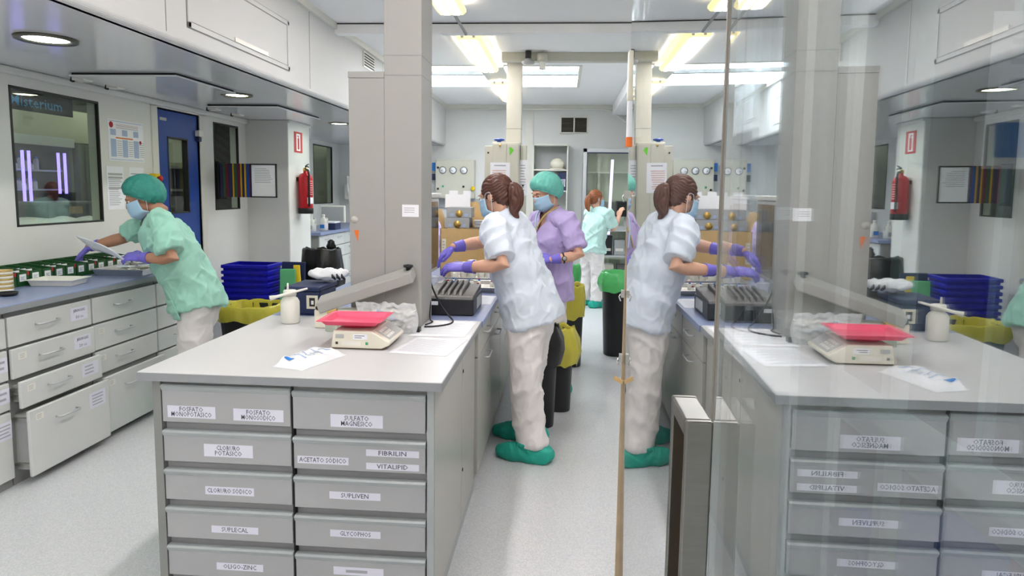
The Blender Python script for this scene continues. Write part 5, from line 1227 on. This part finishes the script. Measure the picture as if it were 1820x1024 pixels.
t = thing('open_shelf', 'white open shelf unit on the rear wall behind the woman in lilac', 'shelf unit', (-.24, 11.0, .8))
b = B()
for a in ((-.52, -.50, .8, 2.28), (.02, .04, .8, 2.28)): b.box(a[0], a[1], 10.86, RYf, a[2], a[3], 'trim_white')
b.box(-.52, .04, 10.86, RYf, 2.26, 2.28, 'trim_white'); b.box(-.52, .04, RYf-.01, RYf, .8, 2.28, 'plastic_grey'); build('case', b, t)
for z in (.81, 1.2, 1.55, 1.88):
    b = B(); b.box(-.50, .02, 10.87, RYf-.01, z-.01, z+.01, 'trim_white'); build('shelf', b, t)
b = B(); b.ell((-.13, 10.97, 1.98), (.11, 0, 0), (0, .09, 0), (0, 0, .09), 'plastic_cream', 24, 14); b.lathe((-.13, 10.97, 1.89), [(.12, 0), (.125, .01), (.1, .02)], 'plastic_cream', 24); build('safety_helmet', b, label='cream helmet on the top shelf of the rear shelf unit', cat='helmet')
for i in range(5):
    t = thing('ring_binder', 'navy ring binder on the rear shelf unit beside the lilac scrubs', 'binder', (-.10+i*.024, 10.97, 1.56), 'navy binders on the rear shelf')
    b = B(); b.box(-.112+i*.024, -.09+i*.024, 10.88, 11.08, 1.5605, 1.84, 'navy'); build('cover', b, t); b = B(); b.box(-.107+i*.024, -.095+i*.024, 10.878, 10.8799, 1.62, 1.74, 'paper'); build('spine_label', b, t)
# glazed door with light strip
t = thing('glass_cabinet', 'tall glass-fronted cabinet with a violet-white light strip on the rear wall', 'cabinet', (.66, 11.0, 0))
b = B(); b.box(.275, 1.05, 11.16, RYf, 0, 2.22, 'trim_white'); b.box(.275, .30, 10.86, RYf, 0, 2.22, 'alu'); b.box(1.03, 1.05, 10.86, RYf, 0, 2.22, 'alu'); b.box(.275, 1.05, 10.86, RYf, 2.20, 2.22, 'alu'); build('body', b, t)
b = B()
for a in ((.275, .335, 0, 2.22), (1.0, 1.05, 0, 2.22), (.275, 1.05, 2.16, 2.22), (.275, 1.05, 0, .08)): b.box(a[0], a[1], 10.83, 10.86, a[2], a[3], 'alu')
build('door_frame', b, t, bevel=.004)
b = B(); b.box(.335, 1.0, 10.826, 10.8299, 2.145, 2.16, 'navy'); b.box(.335, .343, 10.826, 10.8299, .08, 2.16, 'navy'); build('seal', b, t)
b = B(); b.box(.335, 1.0, 10.842, 10.848, .08, 2.16, 'glass_window'); build('pane', b, t)
b = B(); b.obox((.71, 10.82, 1.35), (.022, 0, 0), (0, .006, 0), (.018, 0, .70), 'led_white'); build('light_strip', b, t)
for z in (.5, .95, 1.4, 1.85):
    b = B(); b.box(.30, 1.03, 10.88, 11.16, z-.008, z+.008, 'plastic_white'); build('shelf', b, t)
# trolley with device
t = thing('equipment_trolley', 'steel trolley with shelves in front of the glass cabinet', 'trolley', (.86, 10.0, 0))
for x in (.55, 1.08):
    for y in (9.85, 10.2):
        b = B(); b.tube([(x, y, .06), (x, y, 1.22)], .013, 'alu', 10); build('post', b, t); b = B(); b.lathe((x, y-.015, .03), [(.03, 0), (.03, .03)], 'rubber', 14, axis='y'); build('wheel', b, t)
for z in (.25, .63, 1.0):
    b = B(); b.box(.53, 1.10, 9.83, 10.22, z-.012, z+.012, 'alu'); build('shelf', b, t, bevel=.003)
t = thing('analyser', 'dark analyser screen on the trolley at the raised hand', 'device', (.88, 10.0, 1.012))
b = B(); b.box(.74, 1.06, 9.9, 10.15, 1.2, 1.42, 'device_black'); build('screen_case', b, t, bevel=.01)
b = B(); b.box(.76, 1.04, 9.897, 9.8995, 1.22, 1.40, 'screen'); build('screen', b, t)
b = B(); b.box(.86, .94, 9.98, 10.05, 1.0125, 1.2, 'plastic_grey'); b.box(.76, 1.04, 9.88, 10.15, 1.0125, 1.06, 'plastic_grey'); build('stand', b, t)
for i, (x, m, h) in enumerate(((.62, 'device_black', .28), (.80, 'plastic_grey', .22), (.98, 'navy', .30))):
    b = B(); b.box(x-.07, x+.08, 9.92, 10.15, .6425, .6425+h, m); b.box(x-.05, x+.06, 9.917, 9.9199, .70, .74, 'plastic_white'); build('equipment_case', b, bevel=.006, label='%s case on the middle trolley shelf' % {'device_black': 'black', 'plastic_grey': 'grey', 'navy': 'navy'}[m], cat='case')
for i, (x, m) in enumerate(((.64, 'plastic_cream'), (.86, 'cloth_grey'))):
    b = B(); b.box(x-.08, x+.09, 9.92, 10.15, .2625, .50, m); b.box(x-.03, x+.03, 9.915, 9.9199, .40, .42, 'plastic_black'); build('equipment_case', b, bevel=.006, label='%s case on the bottom trolley shelf' % {'plastic_cream': 'cream', 'cloth_grey': 'dark grey'}[m], cat='case')
t = thing('rear_bench', 'grey bench along the rear wall beneath the gauge panel', 'bench', (-1.3, 10.9, 0))
b = B(); b.box(-2.75, -.70, 10.55, RYf-.003, .90, .94, 'top_blue'); build('top', b, t); b = B(); b.box(-2.7, -.74, 10.6, RYf-.003, 0, .90, 'drawer_white'); build('carcass', b, t)
for i in range(4):
    b = B(); b.box(-2.69+i*.49, -2.21+i*.49, 10.58, 10.5999, .08, .88, 'drawer_white'); d = build('door', b, t, bevel=.003); pull_handle(d, (-2.3+i*.49, 10.58, .8), X1, -Y1, .12, .025)
t = thing('splash_rail', 'grey service rail along the rear wall above the bench', 'rail', (-.1, 11.17, 1.2)); b = B(); b.box(-2.4, -.67, RYf-.03, RYf-.001, 1.25, 1.40, 'plastic_grey'); build('rail', b, t)
# smoke detectors and ceiling devices near the small column
t = thing('slim_column', 'slim cream column between ceiling and electrical cabinet', 'column', (-.54, 7.2, 0))
b = B(); b.box(-.618, -.463, 7.12, 7.27, .0, CZ-.001, 'cream_col'); build('shaft', b, t, bevel=.004)
b = B(); b.box(-.619, -.462, 7.119, 7.271, 2.18, 2.185, 'unit_dark'); build('joint', b, t)
t = thing('electrical_cabinet', 'grey-green electrical cabinet mounted in front of the slim column', 'cabinet', (-.6, 7.0, 0))
b = B(); b.box(-.745, -.465, 6.98, 7.11, .95, 2.035, 'cream_col'); build('box', b, t, bevel=.006)
b = B(); b.box(-.735, -.60, 6.972, 6.98, 1.0, 2.02, 'cream_col'); b.box(-.598, -.475, 6.972, 6.98, 1.0, 2.02, 'cream_col'); build('door', b, t, bevel=.003)
b = B(); b.box(-.70, -.67, 7.0, 7.1, 0, .95, 'plastic_grey'); b.box(-.53, -.50, 7.0, 7.1, 0, .95, 'plastic_grey'); build('leg', b, t)
b = B(); b.lathe((-.665, 6.972, 2.0), [(.012, 0), (.012, -.008)], 'gold', 12, axis='y'); build('lock', b, t)
t = thing('junction_cabinet', 'narrow grey cabinet behind the left edge of the electrical cabinet', 'cabinet', (-.79, 7.1, 1.0))
b = B(); b.box(-.825, -.746, 7.02, 7.15, .0, 2.0, 'cream_col'); build('box', b, t, bevel=.004); b = B(); b.lathe((-.79, 7.02, 1.93), [(.01, 0), (.01, -.006)], 'frame_dark', 10, axis='y'); build('lock', b, t)
t = thing('side_cabinet', 'narrow cream cabinet right of the electrical cabinet', 'cabinet', (-.43, 7.1, 0))
b = B(); b.box(-.4615, -.40, 7.03, 7.15, .0, 2.01, 'cream_col'); build('box', b, t, bevel=.004); b = B(); b.lathe((-.43, 7.03, 1.6), [(.01, 0), (.01, -.006)], 'frame_dark', 10, axis='y'); build('lock', b, t)
b = B(); b.add([(-.572, 6.971, 1.985), (-.565, 6.971, 1.90), (-.525, 6.971, 1.955), (-.545, 6.971, 1.98)], [(0, 1, 2, 3)], 'lime'); b.add([(-.572, 6.9715, 1.985), (-.565, 6.9715, 1.90), (-.525, 6.9715, 1.955), (-.545, 6.9715, 1.98)], [(3, 2, 1, 0)], 'lime'); build('arrow_sticker', b, label='bright green arrow sticker on the electrical cabinet', cat='sticker')
t = thing('blue_clip', 'blue plastic holder lying on top of the electrical cabinet', 'holder', (-.68, 7.05, 2.035))
b = B(); b.ell((-.68, 7.03, 2.062), (.055, 0, 0), (0, .03, 0), (0, 0, .016), 'door_blue', 18, 10); b.box(-.70, -.66, 7.02, 7.05, 2.0355, 2.055, 'door_blue'); build('holder', b, t)
t = thing('cabinet_notice', 'white notice with pink lines taped on the electrical cabinet', 'notice', (-.665, 6.97, 1.55)); c = V((-.662, 6.9705, 1.68))
b = B(); sheet(b, c, X1, Z1, .20, .30, 'paper'); build('sheet', b, t); b = B(); lines(b, c-Z1*.02, X1, Z1, .16, .2, 9, 'ink_pink', .45); lines(b, c+Z1*.12, X1, Z1, .12, .02, 1, 'ink_soft', .6); build('print', b, t)
t = thing('cabinet_notice', 'narrow white notice hanging on the cream cabinet beside the green cap', 'notice', (-.43, 7.02, 1.5)); c = V((-.43, 7.0285, 1.68))
b = B(); sheet(b, c, X1, Z1, .09, .36, 'paper'); build('sheet', b, t); b = B(); lines(b, c, X1, Z1, .06, .28, 10, 'ink_soft', .3); build('print', b, t)
t = thing('alarm_beacon', 'cream smoke alarm beacon hanging from the rear ceiling beam', 'alarm', (-.25, 6.93, 2.75))
b = B(); b.lathe((-.25, 6.92, 2.92), [(.055, -.03), (.055, -.085), (.045, -.10), (.028, -.105)], 'cream_col', 24); build('base', b, t); b = B(); b.box(-.28, -.22, 6.89, 6.95, 2.745, 2.815, 'plastic_white'); build('body', b, t); b = B(); b.tube([(-.25, 6.92, 2.745), (-.25, 6.92, 2.72)], .004, 'steel_soft', 6); build('probe', b, t)
t = thing('sensor_dome', 'flat dark grey sensor dome on the ceiling beam beside the slim column', 'sensor', (-.39, 6.9, 2.80))
b = B(); b.lathe((-.39, 6.9, 2.845), [(.03, 0), (.04, -.012), (.065, -.03), (.06, -.05), (.02, -.058)], 'plastic_grey', 24); build('dome', b, t); b = B(); b.lathe((-.39, 6.9, 2.92), [(.03, 0), (.03, -.075)], 'frame_dark', 16); build('neck', b, t)
t = thing('pipe_fitting', 'dark grey pipe fittings in the ceiling corner above the rear cabinet', 'pipe', (1.0, 9.6, 2.4))
b = B(); b.tube(smooth([(1.08, 9.7, 2.78), (.98, 9.6, 2.66), (1.0, 9.6, 2.52), (1.08, 9.65, 2.42)]), .045, 'plastic_grey', 14); build('elbow', b, t)
for z in (2.70, 2.5):
    b = B(); b.lathe((1.0, 9.6, z), [(.06, -.02), (.06, .02)], 'cloth_grey', 18); build('flange', b, t)

# ================================================================ GLASS DOORS BESIDE THE CAMERA
def gx(pane, y, z):
    return (.14-.002*y-.010*(z-1.55)) if pane == 0 else (.09+.024*y-.008*(z-1.55))
def pane_obj(name, p, y0, y1, z0, z1, th, m, parent, off):
    b = B(); vs = [V((gx(p, y, z)+off+dx, y, z)) for dx in (0, th) for y in (y0, y1) for z in (z0, z1)]
    b.add(vs, [(0, 1, 3, 2), (4, 6, 7, 5), (0, 4, 5, 1), (2, 3, 7, 6), (0, 2, 6, 4), (1, 5, 7, 3)], m); return build(name, b, parent)
t1 = thing('sliding_glass_door', 'rear sliding glass door mirroring the lab, with a brown taped edge', 'glass door', (.14, .95, 0))
pane_obj('pane', 0, .42, 1.515, .03, 2.14, .005, 'glass_mirror', t1, 0)
pane_obj('inner_pane', 0, .42, 1.515, .03, 2.14, .004, 'glass_mirror_inner', t1, .024)
e0 = gx(0, 1.52, 1.3)
b = B(); b.box(e0-.003, e0+.030, 1.5155, 1.522, .02, 1.655, 'edge_wood'); build('edge_profile', b, t1, bevel=.002, label='brown wooden edge profile')
b = B(); b.box(e0-.009, e0+.003, 1.505, 1.5285, 1.66, 1.80, 'paper'); build('edge_label', b, t1, bevel=.001, label='white label strip')
b = B(); b.box(e0-.0105, e0+.004, 1.503, 1.529, 1.745, 1.85, 'plastic_cream'); build('edge_wrap', b, t1, bevel=.002, label='cream tape wrap')
b = B(); b.box(e0-.010, e0+.002, 1.504, 1.529, 1.648, 1.668, 'orange'); build('edge_tag', b, t1)
for z in (1.545, 1.325, 1.18):
    b = B(); b.box(e0-.009, e0-.002, 1.512, 1.527, z-.008, z+.008, 'steel_soft'); b.tube([(e0-.010, 1.516, z), (e0-.014, 1.515, z-.006), (e0-.010, 1.515, z-.016)], .0016, 'chrome', 6); build('hook', b, t1)
b = B(); b.obox((e0-.010, 1.512, 1.13), (.010, 0, -.005), (0, .003, 0), (.001, 0, .004), 'cardboard'); build('tape', b, t1)
t2 = thing('sliding_glass_door', 'front sliding glass door with stainless pull handle beside the camera', 'glass door', (.10, .1, 0))
pane_obj('pane', 1, -.60, .449, .03, 2.14, .005, 'glass_mirror_near', t2, 0)
pane_obj('inner_pane', 1, -.60, .445, .03, 2.14, .004, 'glass_mirror_near_inner', t2, .016)
b = B(); vs = [V((gx(1, y, z)+dx, y, z)) for dx in (-.0012, .005) for y in (.4492, .4525) for z in (1.400, 2.14)]
b.add(vs, [(0, 1, 3, 2), (4, 6, 7, 5), (0, 4, 5, 1), (2, 3, 7, 6), (0, 2, 6, 4), (1, 5, 7, 3)], 'seam_bronze'); build('edge_strip', b, t2)
hx = gx(1, .45, 1.3)
b = B(); z0, z1 = .80, 1.398
ya, yb, xa = .45, .512, hx-.0185
b.box(xa, hx, ya, ya+.006, z0, z1, 'steel_handle'); b.box(xa, hx, yb-.006, yb, z0, z1, 'steel_handle')
b.box(xa, hx, ya+.0055, yb-.0055, z1-.012, z1, 'steel_handle'); b.box(xa, hx, ya+.0055, yb-.0055, z0, z0+.012, 'steel_handle'); b.box(hx-.004, hx, ya+.0055, yb-.0055, z0+.011, z1-.011, 'steel_handle')
h = build('pull_handle', b, t2, bevel=.0015, seg=3, label='stainless steel recessed pull handle'); b = B(); b.box(hx-.0052, hx-.0045, .4562, .5058, z0+.013, z1-.013, 'bronze'); build('pull_recess', b, h)
# the open rack behind the glass
t = thing('storage_rack', 'storage rack with pale shelves seen faintly behind the glass doors', 'rack', (.6, .5, 0))
b = B(); b.box(.90, .915, -.6, 2.2, 0, 2.1, 'backdrop_dark'); build('dark_backdrop', b, t)  # added dark backdrop, sized to keep the bright wall out of the glass
for z, x, xe in ((1.30, .33, .385), (1.222, .45, .515), (.75, .45, .90), (.3, .45, .90)):
    b = B(); b.box(x, xe, -.58, 1.45, z-.012, z+.012, 'shelf_teal'); build('shelf', b, t, bevel=.003)
for x, y in ((.36, 1.44), (.36, -.57), (.44, .913), (.44, 1.44), (.44, -.57), (.88, 1.44), (.88, -.57)):
    b = B(); b.box(x-.012, x+.012, y-.012, y+.012, 0, 2.17, 'shelf_teal'); build('upright', b, t)
b = B(); b.box(.53, .85, .25, .80, .763, 1.19, 'ink_red'); b.box(.5265, .5298, .35, .6, 1.0, 1.1, 'paper'); build('red_box', b, bevel=.006, label='dark red box under the pale shelf behind the front glass door', cat='box')
b = B(); b.box(.46, .80, .80, 1.2, .763, 1.0, 'door_blue'); b.box(.4565, .4598, .9, 1.1, .83, .93, 'paper'); build('blue_box', b, bevel=.006, label='blue box on the rack behind the rear glass door', cat='box')
t = thing('hanging_notice', 'white notice with a blue band hanging behind the front glass door', 'notice', (.527, .76, 1.58))
c = V((.53, .76, 1.66)); b = B(); sheet(b, c, X1, Z1, .19, .16, 'paper'); build('sheet', b, t)
b = B(); c2 = c+V((0, -.0012, -.05)); b.quad(c2-X1*.085-Z1*.018, c2+X1*.09-Z1*.018, c2+X1*.09+Z1*.018, c2-X1*.085+Z1*.018, 'sign_blue'); build('blue_band', b, t)
b = B(); lines(b, c+Z1*.03, X1, Z1, .15, .06, 3, 'ink_soft', .3); build('print', b, t)
b = B(); b.tube([(.53, .762, 1.74), (.53, .762, 2.4), (.53, .762, CZ)], .0015, 'plastic_white', 6); build('string', b, t)
